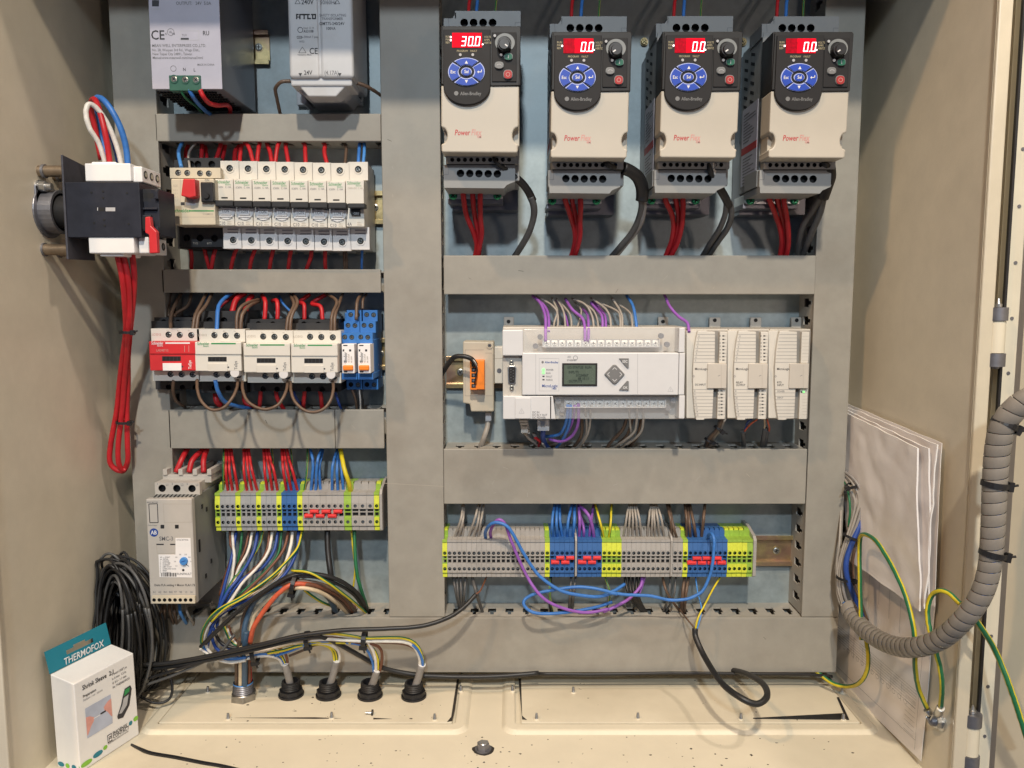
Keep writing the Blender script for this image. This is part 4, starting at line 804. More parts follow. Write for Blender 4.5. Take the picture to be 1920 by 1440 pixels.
bunch(T, 'above the right half of the lower right strip', 'wires above the lower right strip', E_)
T = [('w_dgrey', '170,910,34 192,1060,42 235,1260,24', 1.4), ('w_dgrey', '207,910,34 218,1100,42 248,1260,24', 1.4), ('w_dgrey', '247,910,34 252,1100,42 258,1260,24', 1.4), ('w_dgrey', '300,910,34 287,1080,42 268,1260,24', 1.4), ('w_dgrey', '370,910,36 412,1080,50 480,1290,26', 1.8), ('w_rbrown', '522,910,34 460,1050,60 405,1100,66', .9),
     ('gy', '1190,910,34 1195,1150,44 1228,1300,24', 1.1), ('w_black', '1206,910,32 1190,1100,40 1200,1300,24', 1.3), ('w_dgrey', '1418,910,34 1408,1100,42 1395,1280,24', 1.5), ('w_dgrey', '1468,910,34 1440,1100,42 1425,1280,24', 1.5), ('gy', '1775,910,34 1822,1060,42 1820,1160,40 1795,1240,28', 1.0)]
bunch(T, 'below the left half of the lower right strip', 'wires below the lower right strip', A_)
T = [('w_black', '235,740,34 275,900,44 400,1055,24', 1.6), ('w_black', '270,740,34 300,900,46 410,1055,24', 1.6), ('w_black', '302,740,34 318,900,46 405,1050,24', 1.5), ('w_black', '338,740,34 340,900,44 415,1055,24', 1.6), ('w_black', '368,740,34 352,900,44 425,1055,24', 1.5), ('w_purple', '408,740,34 372,850,40 350,900,40', 1.3), ('w_brown', '560,740,34 600,880,46 725,1060,24', 1.4), ('w_dgrey', '627,740,34 612,900,42 560,1050,24', 1.2), ('w_dgrey', '673,740,34 655,900,42 580,1055,24', 1.2),
     ('w_brown', '748,740,34 730,900,44 720,1060,24', 1.8), ('w_brown', '782,740,34 758,900,44 742,1060,24', 1.7), ('w_lblue', '842,740,34 862,880,50 892,1000,64 882,1090,72 850,1200,76', .8), ('w_yellow', '1052,745,36 1000,830,48 920,980,66 860,1100,74 838,1210,76', 1.0), ('w_brown', '700,1010,34 760,1090,60 835,1180,74', .9)]
bunch(T, 'below the right half of the lower right strip', 'wires below the lower right strip', E_)
def world(st, Z): return ' '.join(f'{Z[0]+float(q.split(",")[0])*Z[2]:.1f},{Z[1]+float(q.split(",")[1])*Z[2]:.1f}'+(','+q.split(',')[2] if q.count(',') > 1 else '') for q in st.split())
wire(world('575,520,34 562,440,50 600,350,62 655,308,66 720,360,66 790,550,66 920,850,68 1060,1075,74 1200,1190,74 1400,1265,70 1600,1290,66 1800,1255,62', A_)+' '+world('60,1035,60 180,980,56 280,920,50 370,820,44 385,740,36', E_), 'w_purple', 1.7, 'long purple wire swinging across the lower right terminals and under the black wires', group='long loose wires', k=8)
wire(world('515,530,34 508,440,52 560,360,66 640,338,70 760,400,72 900,640,72 1000,800,72 1100,920,74 1300,1055,76 1500,1105,74 1700,1122,70 1850,1085,64', A_)+' '+world('60,895,56 160,850,48 235,800,40', E_), 'w_blue', 1.8, 'long blue wire crossing the grey terminals beside the purple one', group='long loose wires', k=8)
wire(world('965,430,36 950,385,50 980,370,60 1000,420,66 998,520,68 985,640,70 960,740,70 900,860,72 800,920,72 700,937,70 600,935,70 450,902,70 250,892,72 100,872,74', E_)+' '+world('1900,1095,74 1700,1042,74 1500,1020,72 1300,1040,70 1050,1088,68 940,1140,68 915,1200,70 975,1270,72 1100,1302,72 1350,1290,68 1650,1240,62 1850,1180,56', A_), 'w_blue', 1.7, 'long blue wire plugged into the right hand blue terminals and looping back left', group='long loose wires', k=8)
wire('1303,1178,74 1305,1196,78 1322,1233,96 1352,1279,140 1385,1306,165 1418,1320,170 1438,1306,160 1432,1284,130 1407,1267,90 1380,1258,50 1350,1254,20', 'w_black', 3.1, 'black cable hanging in a loop over the bottom duct onto the right gland plate', group='loose cables', name='cable', cat='cable', k=8)
# ================================================================ controller
K_ = (820, 540, .25); g = thing('controller', 'wide light grey programmable controller with a small green display and clear terminal covers', 'controller', 1115, 700, 90)
b = B(g, 'plc_back'); b.pbox(943, 613, 1284, 786, 6, 70); b.pbox(945, 662, 1283, 742, 60, 80)
for x in (953.5, 1243): b.pbox(x-9, 594, x+10, 625, 3, 8); b.pcyl(x, 603, 3.6, 8, 8.3, 'recess', 12)
b.build('base', bev=.8)
b = B(g, 'plc'); b.pbox(979, 661.5, 1272.5, 741, 78, 92); b.pbox(942, 618.5, 981, 667, 70, 91); b.build('front_panel', bev=1)
b = B(g, 'plc'); b.pbox(943, 742.5, 1035, 786, 70, 91); b.prism([(1030, 742.5), (1037, 742.5), (1042, 786), (1030, 786)], 70, 91); b.build('lower_cover', bev=.8)
b = B(g, 'plc')
for y0, y1 in ((615, 661), (662, 740.5), (741.5, 785)): b.pbox(1273, y0, 1284, y1, 60, 91)
b.build('end_cap', bev=.7)
b = B(g, 'plc_back'); b.pbox(943, 667.5, 978, 741.5, 70, 84); b.build('port_panel')
# serial port
b = B(g, 'steel'); b.prism([(951.5, 689), (955, 686), (965, 686), (968.5, 689), (967, 717), (963.5, 720), (956, 720), (952.5, 717)], 84, 86.5); b.ring(959, 680, 1.8, 4.2, 84, 87, 'screw'); b.ring(959.5, 727.3, 1.8, 4.2, 84, 87, 'screw'); b.build('serial_port', bev=.3)
b = B(g, 'drive_dark'); b.prism([(953.5, 690.5), (956, 688), (964, 688), (966.5, 690.5), (965.3, 716), (963, 718), (957, 718), (954.7, 716)], 86.5, 87)
for i in range(5): b.pcyl(958, 692.5+i*5.2, 1, 87, 87.3, 'screw', 6)
for i in range(4): b.pcyl(962.3, 695+i*5.2, 1, 87, 87.3, 'screw', 6)
b.build('port_insert')
b = B(g, 'plc'); b.pbox(966, 746, 995, 785, 90, 92.5); b.build('socket_lid', bev=.5)
# clear covers with screw terminals behind
def termrow(x0, n, p, y, dt, nm):
    b = B(g, 'clear_rim'); w_ = p*n
    for i in range(n+1): b.pbox(x0-p/2+i*p-.5, y-7, x0-p/2+i*p+.5, y+7, 76, 84, 'plc')
    b.pbox(x0-p/2, y+6.6, x0-p/2+w_, y+7.6, 76, 84, 'plc'); b.pbox(x0-p/2, y-7, x0-p/2+w_, y+7, 74, 76.5, 'tb_grey_cool'); tb_ = b.build('terminal_barrier')
    for i in range(n): b = B(sub(tb_, g)); b.pbox(x0+i*p-5.8, y-5.6, x0+i*p+5.8, y+5.6, 76.6, 78, 'bright'); b.screw(x0+i*p, y, 78, 4.5, 'bright', h=2); b.build('terminal_screw')
termrow(1025, 15, 14.6, 643.5, 0, ''); termrow(1066.5, 13, 14.55, 757, 0, '')
b = B(g, 'clear'); b.prism([(983, 617), (1271, 615), (1276, 659), (978, 661)], 84.5, 86.5); b.build('upper_clear_cover', bev=.4)
b = B(g, 'clear'); b.prism([(1039, 744), (1270, 743), (1275, 785), (1044, 785)], 84.5, 86.5); b.build('lower_clear_cover', bev=.4)
b = B(g, 'print_grey')
for x, y in ((1004, 649), (1251, 646), (1240, 630), (1013, 632), (1047, 752.5), (1263, 751), (1054, 768), (1253, 765)): b.pcyl(x, y, 5.2, 80, 84, 'print_grey', 14)
b.build('cover_clip')
b = B(g, 'drive_dark'); b.pbox(1054, 681, 1120, 724, 91, 93); b.build('display_frame', bev=.4)
b = B(g, 'lcd'); b.pbox(1057.5, 684.5, 1116.5, 720.5, 93, 93.2)
for y, t, x in ((691, 'I/O STATUS', 1064), (691, 'RUN', 1097), (700, 'INPUTS', 1066), (706, '01234567', 1080), (712, '89 10 11', 1084), (717, 'OUTPUTS', 1066)): b.text(t, x, y, 93.3, 5, 'lcd_text')
b.build('display')
b = B(g, 'key_grey'); b.prism([(1133, 702), (1150, 684), (1155, 684), (1172, 702), (1155, 720), (1150, 720)], 91, 94); b.build('direction_pad', bev=.8)
b = B(g, 'key_grey'); b.prism([(1161, 672), (1179, 672), (1179, 689), (1176, 690)], 91, 93.5); b.text('ESC', 1167, 680, 93.5, 5, 'print_white'); b.build('escape_key')
b = B(g, 'key_grey'); b.prism([(1176, 714), (1179, 715), (1179, 732), (1161, 731)], 91, 93.5); b.text('OK', 1168, 729, 93.5, 5, 'print_white'); b.build('ok_key')
b = B(g); e = 94
for cx, cy, dx_, dy_ in ((1152.5, 690, 0, 1), (1152.5, 714, 0, -1), (1140, 702, 1, 0), (1165, 702, -1, 0)):
    if dy_: b.line(cx-4, cy+3*dy_, cx, cy-1*dy_, e, .9, 'print_white'); b.line(cx+4, cy+3*dy_, cx, cy-1*dy_, e, .9, 'print_white')
    else: b.line(cx+3*dx_, cy-4, cx-1*dx_, cy, e, .9, 'print_white'); b.line(cx+3*dx_, cy+4, cx-1*dx_, cy, e, .9, 'print_white')
e = 92; b.line(1004.5, 664, 1004.5, 739, e, .7, 'print_pale'); b.line(1195.5, 663, 1195.5, 739, e, .7, 'print_pale')
for a in ((1011, 672, 1048, 672), (1011, 733, 1048, 733), (1011, 672, 1011, 733), (1048, 672, 1048, 733)): b.line(*a, e, .5, 'print_pale')
b.pcyl(1017.5, 679, 2.3, e, e+.2, 'print_grey', 10); b.text('Allen-Bradley', 1021.5, 681, e, 4, 'w_dblue')
for i, t in enumerate(('POWER', 'RUN', 'FAULT', 'FORCE')): b.text(t, 1024, 695+i*6.3, e, 3.4, 'print_grey')
b.quad(1017, 704.5, 1021, 707, e); b.quad(1017, 710.7, 1021, 713.2, e); b.text('MicroLogix', 1016, 726, e, 5.6, 'w_dblue'); b.text('1400', 1034, 730.5, e, 4, 'w_dblue')
b.text('/////', 1064, 671, e, 4, 'print_grey'); b.text('ETHERNET', 1063, 677, e, 3.3, 'print_grey'); b.ring(1079, 671, 3.6, 4.3, e, e+.15, 'print_grey')
b.text('DC IN', 998, 775, 91, 4.2, 'print_grey'); b.text('DC RLY OUT', 998, 780, 91, 4.2, 'print_grey'); b.text('DC POWER', 998, 785, 91, 4.2, 'print_grey')
for x, y, d in ((1257, 731, 92), (978, 772, 92.5)): b.line(x-5, y+3, x+5, y+3, d, .6, 'print_pale'); b.line(x-5, y+3, x, y-6, d, .6, 'print_pale'); b.line(x+5, y+3, x, y-6, d, .6, 'print_pale'); b.text('!', x-.8, y+2, d, 5, 'print_pale')
b.build('lettering')
b = B(g, 'led_green'); b.pbox(1016.5, 691, 1021.5, 696, 92, 92.4); b.pbox(1016.5, 697.5, 1021.5, 701, 92, 92.4); b.build('status_light')
# ---- expansion modules
N_ = (1180, 540, .2292)
def module(lab, x, txt, last=False):
    g = thing('expansion_module', lab, 'expansion module', x+40, 700, 80, 'expansion modules beside the controller'); q = lambda u: x+(u-465)*.2292; Y = lambda v: 540+v*.2292
    b = B(g, 'plc_back'); b.pbox(x+.4, 617, x+76.5, 786, 6, 68); b.pbox(q(655), 595, q(655)+21, 622, 3, 7); b.pcyl(q(700), 600.5, 3.6, 7, 7.3, 'recess', 12); b.build('case', bev=.8)
    b = B(g, 'module'); b.prism([(x+.8, 620), (q(558), 620), (q(530), 660), (q(512), 700), (q(520), 745), (q(542), 784), (x+.8, 784)], 60, 77); b.build('side_strip', bev=.5)
    b = B(g, 'module_dark'); b.pbox(q(520), 620.5, q(800), 784, 60, 74); b.build('front_recess')
    b = B(g, 'module'); L = [(560, 351), (545, 420), (530, 520), (522, 640), (520, 740), (523, 860), (533, 980), (548, 1080)]
    b.prism([(q(u), Y(v)) for u, v in L]+[(q(613), Y(1080)), (q(616), Y(1070)), (q(680), Y(1068)), (q(690), Y(830)), (q(700), Y(620)), (q(703), Y(358)), (q(640), Y(356)), (q(632), Y(348))], 74, 82); b.build('label_panel', bev=.6)
    b = B(g, 'module'); b.pbox(q(737), Y(358), q(800), Y(615), 72, 80); b.build('light_strip', bev=.5); b = B(g, 'module'); b.pbox(q(722), Y(825), q(786), Y(1073), 72, 80); b.build('light_strip', bev=.5)
    b = B(g, 'module_lid'); b.pbox(q(640), Y(618), q(797), Y(822), 74, 84); b.build('square_lid', bev=.6)
    b = B(g); b.line(q(752), Y(625), q(752), Y(815), 84, .5, 'print_faint'); b.line(q(725), Y(722), q(745), Y(712), 84, .7, 'print_grey')
    for i in range(9): v = 380+28.5*i; b.line(q(558-i*4.2), Y(v), q(702), Y(v), 82, .55, 'print_grey'); b.text(str(i) if i < 8 and not last else '', q(566-i*4.2), Y(v+22), 82, 3.4, 'print_grey')
    for i in range(9): v = 830+28*i; b.line(q(522+max(0, i-4)*4.5), Y(v), q(690), Y(v), 82, .55, 'print_grey'); b.text(str(i+8) if i < 8 and not last else '', q(532+max(0, i-3)*4), Y(v+20), 82, 3.4, 'print_grey')
    if not last:
        for i in range(8):
            for v0, uu in ((392, 770), (842, 755)): v = v0+28.3*i-(.6*i if v0 > 800 else 0); b.quad(q(uu-9), Y(v-5), q(uu+8), Y(v+5), 80); b.text(str(i+(8 if v0 > 800 else 0)), q(uu-32), Y(v+7), 80, 3.6); b.line(q(uu+8), Y(v), q(uu+25), Y(v), 80, .4, 'print_grey')
    else:
        for i in range(18): v = 400+28*i; 
        for i in range(8): b.line(q(745), Y(395+28*i), q(798), Y(395+28*i), 80, .4, 'print_faint'); b.line(q(745), Y(860+25*i), q(782), Y(860+25*i), 80, .4, 'print_faint')
        b.quad(q(732), Y(845), q(745), Y(858), 80); b.text('POWER', q(540), Y(852), 82, 3.4, 'print_grey'); b.text('INPUT', q(540), Y(905), 82, 3.4, 'print_grey')
    b.text('MicroLogix', q(536), Y(671), 82, 4.6, 'print'); b.ring(q(527), Y(722), 1.6, 2.2, 82, 82.2, 'print_grey', 4)
    for i, t in enumerate(txt): b.text(t, q(538), Y(780+22*i if len(txt) > 1 else 798), 82, 3.8, 'print')
    b.build('lettering')
    if last: b = B(g, 'led_green'); b.pcyl(q(757), Y(850), 1.8, 80, 81, 'led_green', 10); b.build('status_light')
    return g
module('expansion module marked DC INPUT, directly beside the controller', 1286.5, ['DC INPUT']); module('middle expansion module, marked RELAY OUTPUT', 1363.3, ['RELAY', 'OUTPUT']); module('expansion module at the right end with a single green light', 1440.2, ['RTD', 'INPUT'], True)
# ---- beige interface converter
g = thing('interface_converter', 'beige interface converter with an orange plug left of the controller', 'converter', 897, 700, 40)
b = B(g, 'beige'); b.prism([(868, 640), (926, 641), (926, 772), (883, 772), (881, 758), (868, 756)], 8, 40); b.build('case', bev=1.5, seg=3)
b = B(g, 'beige')
for a in ((872, 656, 907, 656), (872, 742, 923, 742), (923.5, 664, 924, 742), (872, 656, 872, 742), (910, 662, 923, 662)): b.line(*a, 40, 1.6, 'print_faint')
b.ring(918, 648, 3.5, 6, 40, 41, 'beige'); b.screw(918, 648, 39.6, 3.6, 'dull_steel'); b.build('moulding')
b = B(g, 'orange'); b.pbox(881, 675.5, 908.5, 731, 40, 53); b.pbox(894, 676, 908, 730, 53, 56); b.build('plug', bev=.5)
for i in range(5): b = B(g); b.pbox(884, 680+i*10, 892, 687+i*10, 53, 53.4, 'recess'); b.pcyl(888, 683.5+i*10, 2.2, 53.4, 53.8, 'dull_steel', 8); b.build('plug_hole')
b = B(g, 'label'); b.pbox(910, 774, 921.5, 790, 14, 26); b.build('strain_relief', bev=1)
b = B(g, 'module'); b.pbox(927, 650, 943, 719, 6, 24); b.pcyl(936, 695, 4.5, 24, 24.6, 'dull_steel', 14); b.line(927, 672, 943, 672, 24, 1, 'print_faint'); b.build('mounting_clip', bev=.8)
wire('915,780,20 914,800,24 908,820,26 900,842,18', 'w_grey', 3.0, 'thick grey cable from the bottom of the beige converter into the duct', group='loose cables', name='cable', cat='cable')
wire('822,712,24 833,694,40 850,671,56 868,668,60 884,673,60 892,684,58', 'w_black', 2.6, 'black cable arching from the middle duct to the orange plug', group='loose cables', name='cable', cat='cable')
T = [('w_white', '882,671,60 890,678,62 895,690,58', .7), ('w_black', '884,672,62 894,690,64 893,705,62 890,718,54', .9), ('w_black', '882,672,62 888,682,60 887,690,54', .8)]
bunch(T, 'ending in the orange plug', 'cores in the orange plug', (0, 0, 1))
T = [('w_purple', '715,60,28 770,110,44 805,190,56 812,260,66 812,400,80', 1.6), ('w_purple', '735,75,28 800,130,40 832,200,54 836,330,70', 1.5), ('w_grey', '740,60,28 860,130,44 903,200,52 900,330,66', 1.1), ('w_grey', '860,75,30 900,170,48 880,250,56 868,330,66', 1.1), ('w_grey', '895,80,30 948,180,50 962,330,66', 1.1), ('w_purple', '890,90,20 960,200,34 985,320,50', 1.0), ('w_grey', '905,90,28 995,200,46 1006,330,66', 1.1),
     ('w_purple', '960,80,30 1010,160,50 1085,225,60 1105,290,68 1108,400,80', 1.6), ('w_purple', '1085,150,26 1125,200,46 1133,270,64 1132,400,80', 1.5), ('w_grey', '1030,110,26 1080,170,40 1050,300,56', 1.0), ('w_grey', '1010,80,30 1110,125,48 1160,210,56 1176,330,66', 1.2), ('w_grey', '1040,90,26 1150,150,44 1195,220,52 1212,330,66', 1.1), ('w_purple', '1150,110,30 1195,160,44 1235,215,56 1240,330,66', 1.4), ('w_purple', '1165,100,26 1240,180,40 1262,230,54 1264,330,66', 1.4),
     ('w_grey', '1150,75,30 1255,150,48 1295,220,56 1302,330,66', 1.2), ('w_grey', '1200,105,28 1345,170,46 1372,230,56 1370,330,66', 1.1), ('w_grey', '1308,75,30 1365,160,48 1388,230,56 1384,330,66', 1.2), ('w_grey', '1355,120,28 1440,180,46 1460,240,56 1462,330,66', 1.1), ('w_blue', '1420,55,28 1465,130,46 1485,220,56 1498,330,66', 1.6), ('w_purple', '1703,50,28 1745,140,46 1810,215,60 1875,262,70 1888,330,78', 1.6)]
bunch(T, 'fanning into the top of the controller', 'wires above the controller', K_)
T = [('w_blue', '978,880,82 968,1000,70 925,1090,56 860,1110,46 790,1112,38', 1.7), ('w_blue', '1002,880,82 990,1020,68 950,1120,54 880,1215,26', 1.6), ('w_purple', '1030,880,80 1020,980,70 990,1060,60 960,1110,50', 1.3), ('w_purple', '1058,870,82 1055,1020,70 1010,1110,58 930,1150,50 840,1135,44', 1.6), ('w_brown', '1085,960,60 1080,1100,48 1010,1215,24', 1.7), ('w_grey', '1102,880,78 1120,1030,62 1105,1120,48 1025,1215,24', 1.2), ('w_grey', '1150,880,78 1142,1040,62 1110,1130,50 1045,1215,24', 1.2),
     ('w_brown', '1425,960,62 1390,1060,50 1290,1170,36 1270,1215,24', 1.8), ('w_grey', '1435,880,78 1450,1060,60 1460,1110,50', 1.1), ('w_brown', '1470,960,62 1425,1100,48 1330,1190,24', 1.6), ('w_grey', '1500,880,78 1485,1060,64 1410,1140,52 1310,1200,26', 1.3), ('w_brown', '1530,990,50 1500,1110,40 1440,1190,26', 1.8), ('w_grey', '1545,880,78 1535,1060,64 1460,1145,50 1355,1205,26', 1.3)]
bunch(T, 'below the controller', 'wires below the controller', K_)
b = B(None, 'w_cream'); 
for i in range(6): b.pbox(974+i*.8, 788+i*4.4, 990+i*.8, 791.6+i*4.4, 56-i*3, 66-i*3, 'module')
b.pbox(977, 786, 990, 812, 50, 60, 'module'); b.build('plug_boot', .5, 'ribbed beige plug boot under the left of the controller', 'plug')
wire('984,812,52 992,822,44 1004,832,34 1012,840,24', 'w_grey', 1.5, 'thin grey lead from the ribbed plug boot into the duct', group='loose cables')
b = B(None, 'clear_rim'); b.pbox(1008, 788, 1030, 808, 54, 70); b.pbox(1014, 788, 1022, 800, 71, 72, 'steel'); b.build('clear_plug', .5, 'clear network plug with bright contacts under the controller', 'plug')
wire('1019,806,62 1018,818,54 1022,832,36 1030,842,24', 'w_dblue', 2.6, 'dark blue network cable under the clear plug', group='loose cables', name='cable', cat='cable')
for s, c, l in (('1000,812,44 1006,824,40 1002,836,26', 'w_sleeve', 'grey'), ('1003,820,44 1012,828,40 1008,840,24', 'w_red', 'red'), ('1022,822,46 1018,832,40 1028,842,22', 'w_white', 'white')): wire(s, c, 1.6, f'short {l} wire end tangled at the duct edge below the controller', group='loose wire ends')
for s, lab in (('748,1070,70 715,1160,60 650,1230,46 615,1320,24', 'dark grey cable from the first module down through two ties'), ('775,1070,70 735,1160,56 670,1240,42 635,1320,24', 'light grey cable from the first module down through two ties')): wire(s, 'w_dgrey' if 'dark' in lab else 'w_grey', 2.2, lab, N_, 'cables under the modules', name='cable', cat='cable')
wire('760,1070,72 720,1160,62 655,1235,48 622,1320,26', 'w_brown', 2., 'brown cable from the first module down through two ties', N_, 'cables under the modules', name='cable', cat='cable')
tie(1347, 804, 62, 4.4, 50, 'small black tie just under the first module'); tie(1329, 826, 44, 4.2, 60, 'small black tie at the duct edge under the first module')
for s, c, r, lab in (('1045,1075,66 985,1120,58 940,1175,50', 'w_orange', .9, 'thin orange core under the middle module'), ('1000,1075,66 965,1100,58 945,1170,50', 'w_dblue', 1., 'dark blue core under the middle module'), ('1105,1075,66 1108,1110,56 1105,1150,50', 'w_cream', .9, 'pale core entering the grey sleeve'), ('1128,1075,66 1145,1140,56 1140,1180,46 1125,1200,42', 'w_orange', .9, 'thin orange core beside the grey sleeves')): wire(s, c, r, lab, N_, 'thin cores under the modules')
for s, lab in (('930,1170,50 935,1240,40 935,1320,22', 'grey sleeved cable under the middle module'), ('1112,1145,50 1095,1240,40 1080,1320,22', 'left one of two crossing grey cables under the right module'), ('1130,1160,48 1115,1240,38 1100,1320,22', 'right one of two crossing grey cables under the right module')): wire(s, 'w_dgrey', 2.6, lab, N_, 'cables under the modules', name='cable', cat='cable')
# ================================================================ variable speed drives (prototype at the first place)
SEG = {'0': 'abcdef', '3': 'abcdg', '.': 'p'}
def digits(b, s, x, y, h, w_, gap, d, m='led_white', th=1.45):
    """slanted seven segment figures, px"""
    for ch in s:
        sl = lambda xx, yy: (xx+(y+h-yy)*.12, yy)
        def bar(x0, y0, x1, y1): A = [V(*sl(x0, y1), d), V(*sl(x1, y1), d), V(*sl(x1, y0), d), V(*sl(x0, y0), d)]; b.hull([(a.x, a.y-.2, a.z) for a in A], A, m)
        if ch == ' ': x += w_+gap; continue
        if ch == '.': bar(x-gap*.55, y+h-th*.9, x-gap*.55+th*1.1, y+h+.3); continue
        for q in SEG[ch]:
            if q == 'a': bar(x+.6, y, x+w_-.6, y+th)
            if q == 'g': bar(x+.6, y+h/2-th/2, x+w_-.6, y+h/2+th/2)
            if q == 'd': bar(x+.6, y+h-th, x+w_-.6, y+h)
            if q == 'b': bar(x+w_-th, y+.5, x+w_, y+h/2-.3)
            if q == 'c': bar(x+w_-th, y+h/2+.3, x+w_, y+h-.5)
            if q == 'f': bar(x, y+.5, x+th, y+h/2-.3)
            if q == 'e': bar(x, y+h/2+.3, x+th, y+h-.5)
        x += w_+gap
R_ = (800, 0, .2292)
def ux(u): return 800+u*.2292
def vy(v): return v*.2292
def drive(label, show, knob, leds):
    g = thing('variable_speed_drive', label, 'drive', 902, 170, 0, 'variable speed drives in a row at the top')
    dF = 134
    b = B(g, 'drive_grey'); x0, z0 = P(837, 352, 97); x1 = P(974, 352, 97)[0]; zt = P(900, 52, 97)[1]
    b.box(x0, x1, z0+6, zt, 34, 100); b.build('body', bev=.8)
    b = B(g, 'dull_steel'); b.box(x0+1, x1-1, z0-14, zt-2, 4, 34)   # heat sink at the back
    for i in range(9): xx = x0+4+(x1-x0-8)*i/8; b.box(xx-.6, xx+.6, zt-2, zt+1, 6, 33)
    b.build('heat_sink')
    b = B(g, 'recess')   # side vents, both flanks
    for xs in (x0-.15, x1-.35):
        for j in range(12):
            for k_ in range(2): zz = zt-8-j*9; dd = 42+k_*22; b.hull([(xs+.5, -dd, zz), (xs+.5, -dd-12, zz-4), (xs+.5, -dd-12, zz-7), (xs+.5, -dd, zz-3)], [(xs, -dd, zz), (xs, -dd-12, zz-4), (xs, -dd-12, zz-7), (xs, -dd, zz-3)])
    b.build('side_vents', kind='stuff')
    b = B(g, 'label'); zz = P(900, 262, 97)[1]; b.box(x0-.4, x0-.1, zz-32, zz+44, 40, 92, 'psu_front'); b.box(x0-.5, x0-.4, zz-1, zz+6, 40, 92, 'brand_red')
    for j in range(9): b.box(x0-.5, x0-.4, zz-6-j*3, zz-5-j*3, 46, 60+random.random()*28, 'print_grey')
    for j in range(10): b.box(x0-.5, x0-.4, zz+10+j*3, zz+11+j*3, 46, 60+random.random()*28, 'print_grey')
    b.build('side_label')
    # top terminal housing
    b = B(g, 'drive_grey'); b.hslab(853, 33, 935, 52, 99, [(870.4, 42.5), (888, 42.5), (905.7, 42.5), (923.5, 42.5)], 7.1, 8, 'drive_grey', n=18)
    b.pbox(832, 34.5, 853, 60, 60, 99); b.pbox(935, 20.5, 976, 60, 60, 99); b.pbox(853, 20.5, 935, 33, 60, 99); b.prism([(848, 34.5), (853, 27), (855, 20.5), (855, 34.5)], 60, 99); b.pbox(853, 33, 935, 60, 60, 90.9)
    b.build('upper_terminal_cover')
    b = B(g); b.line(840.5, 35, 842, 50, 99, .8, 'print_grey'); b.line(966, 42.5, 976, 42.5, 99, .8, 'print_grey'); b.line(966, 42.5, 966, 50, 99, .8, 'print_grey'); b.build('cover_seams')
    # black fascia shell, wraps the sides
    b = B(g, 'drive_dark'); b.pbox(827.5, 49, 976, 160, 101, 132); b.prism([(ux(120), 158), (ux(126), 51), (ux(132), 49.5), (ux(760), 49.5), (ux(770), 53), (ux(757), 160), (ux(527), 161), (ux(520), 158)], 128, 134.5); b.build('fascia', bev=1)
    b = B(g, 'drive_panel'); c = ux(329); n = 20; arc = [(c+44.3*math.cos(a), vy(700)+36*math.sin(a)) for a in [math.pi*i/n for i in range(n+1)]]
    b.prism([(ux(136), vy(240)), (ux(522), vy(240))]+[(arc[0][0], arc[0][1]-4)]+arc+[(arc[-1][0], arc[-1][1]-4)], 131, 137); b.build('keypad_panel', bev=.6)
    b = B(g, 'drive_panel'); b.pbox(ux(533), vy(263), ux(735), vy(668), 134, 135.6); b.build('control_panel', bev=.5)
    # beige cover with side notches
    b = B(g, 'drive_beige')
    def notch(cx, s, y=254., r=16.5, w_=11.5):
        return [(cx+s*w_*math.sqrt(max(0, 1-((q)**2))), y+r*q) for q in [-1+2*i/12 for i in range(13)]]
    Lp = notch(ux(118), 1); Rp = notch(ux(752), -1)
    pts = [(ux(118), 160), (ux(757), 161)]+Rp+[(ux(745), 276), (ux(745), 283), (ux(738), 286.5), (ux(128), 285.5), (ux(121), 282), (ux(121), 276)]+Lp[::-1]
    b.prism(pts, 104, 133); b.build('front_cover', bev=1.2)
    b = B(g, 'drive_beige'); zb = P(900, 284, 97)[1]; b.box(x0+.4, x1-.4, zb, P(900, 160, 97)[1], 98, 122, 'drive_beige'); b.build('cover_sides', bev=.6)
    # keys: four sectors and a middle
    cx, cy, rx, ry = ux(325), vy(587), 34.5, 26.5
    def sector(a0, a1, r_in, off, d0, d1, m, ex=1.):
        n = 8; am = math.radians((a0+a1)/2); ox, oy = off*math.cos(am), -off*math.sin(am)*ry/rx
        o = [(cx+ox+rx*ex*math.cos(math.radians(a0+(a1-a0)*i/n)), cy+oy-ry*ex*math.sin(math.radians(a0+(a1-a0)*i/n))) for i in range(n+1)]
        i_ = [(cx+ox+rx*r_in*math.cos(math.radians(a0+(a1-a0)*i/n)), cy+oy-ry*r_in*1.1*math.sin(math.radians(a0+(a1-a0)*i/n))) for i in range(n, -1, -1)]
        b.prism(o+i_, d0, d1, m)
    for a0 in (47, 137, 227, 317):
        b = B(g); sector(a0+1.5, a0+84.5, .43, 0, 136, 137.8, 'key_line'); sector(a0+4.5, a0+81.5, .48, 0, 137.6, 138.6, 'key_blue', .955); b.build('navigation_key')
    b = B(g); n = 20
    for k_, m, d0, d1 in ((1, 'key_line', 136, 137.8), (.86, 'key_blue', 137.6, 138.6)): b.prism([(cx+10.2*k_*math.cos(6.283*i/n), cy+8*k_*math.sin(6.283*i/n)) for i in range(n)], d0, d1, m)
    b.build('select_key')
    b = B(g); e = 138.7; b.text('Esc', ux(215), vy(600), e, 6, 'print_white', 'C'); b.text('Sel', cx, vy(598), e, 6, 'print_white', 'C')
    b.add([V(cx-3, vy(520), e), V(cx+3, vy(520), e), V(cx, vy(495), e)], [(0, 1, 2)], 'print_white'); b.add([V(cx-3, vy(655), e), V(cx+3, vy(655), e), V(cx, vy(680), e)], [(0, 1, 2)], 'print_white')
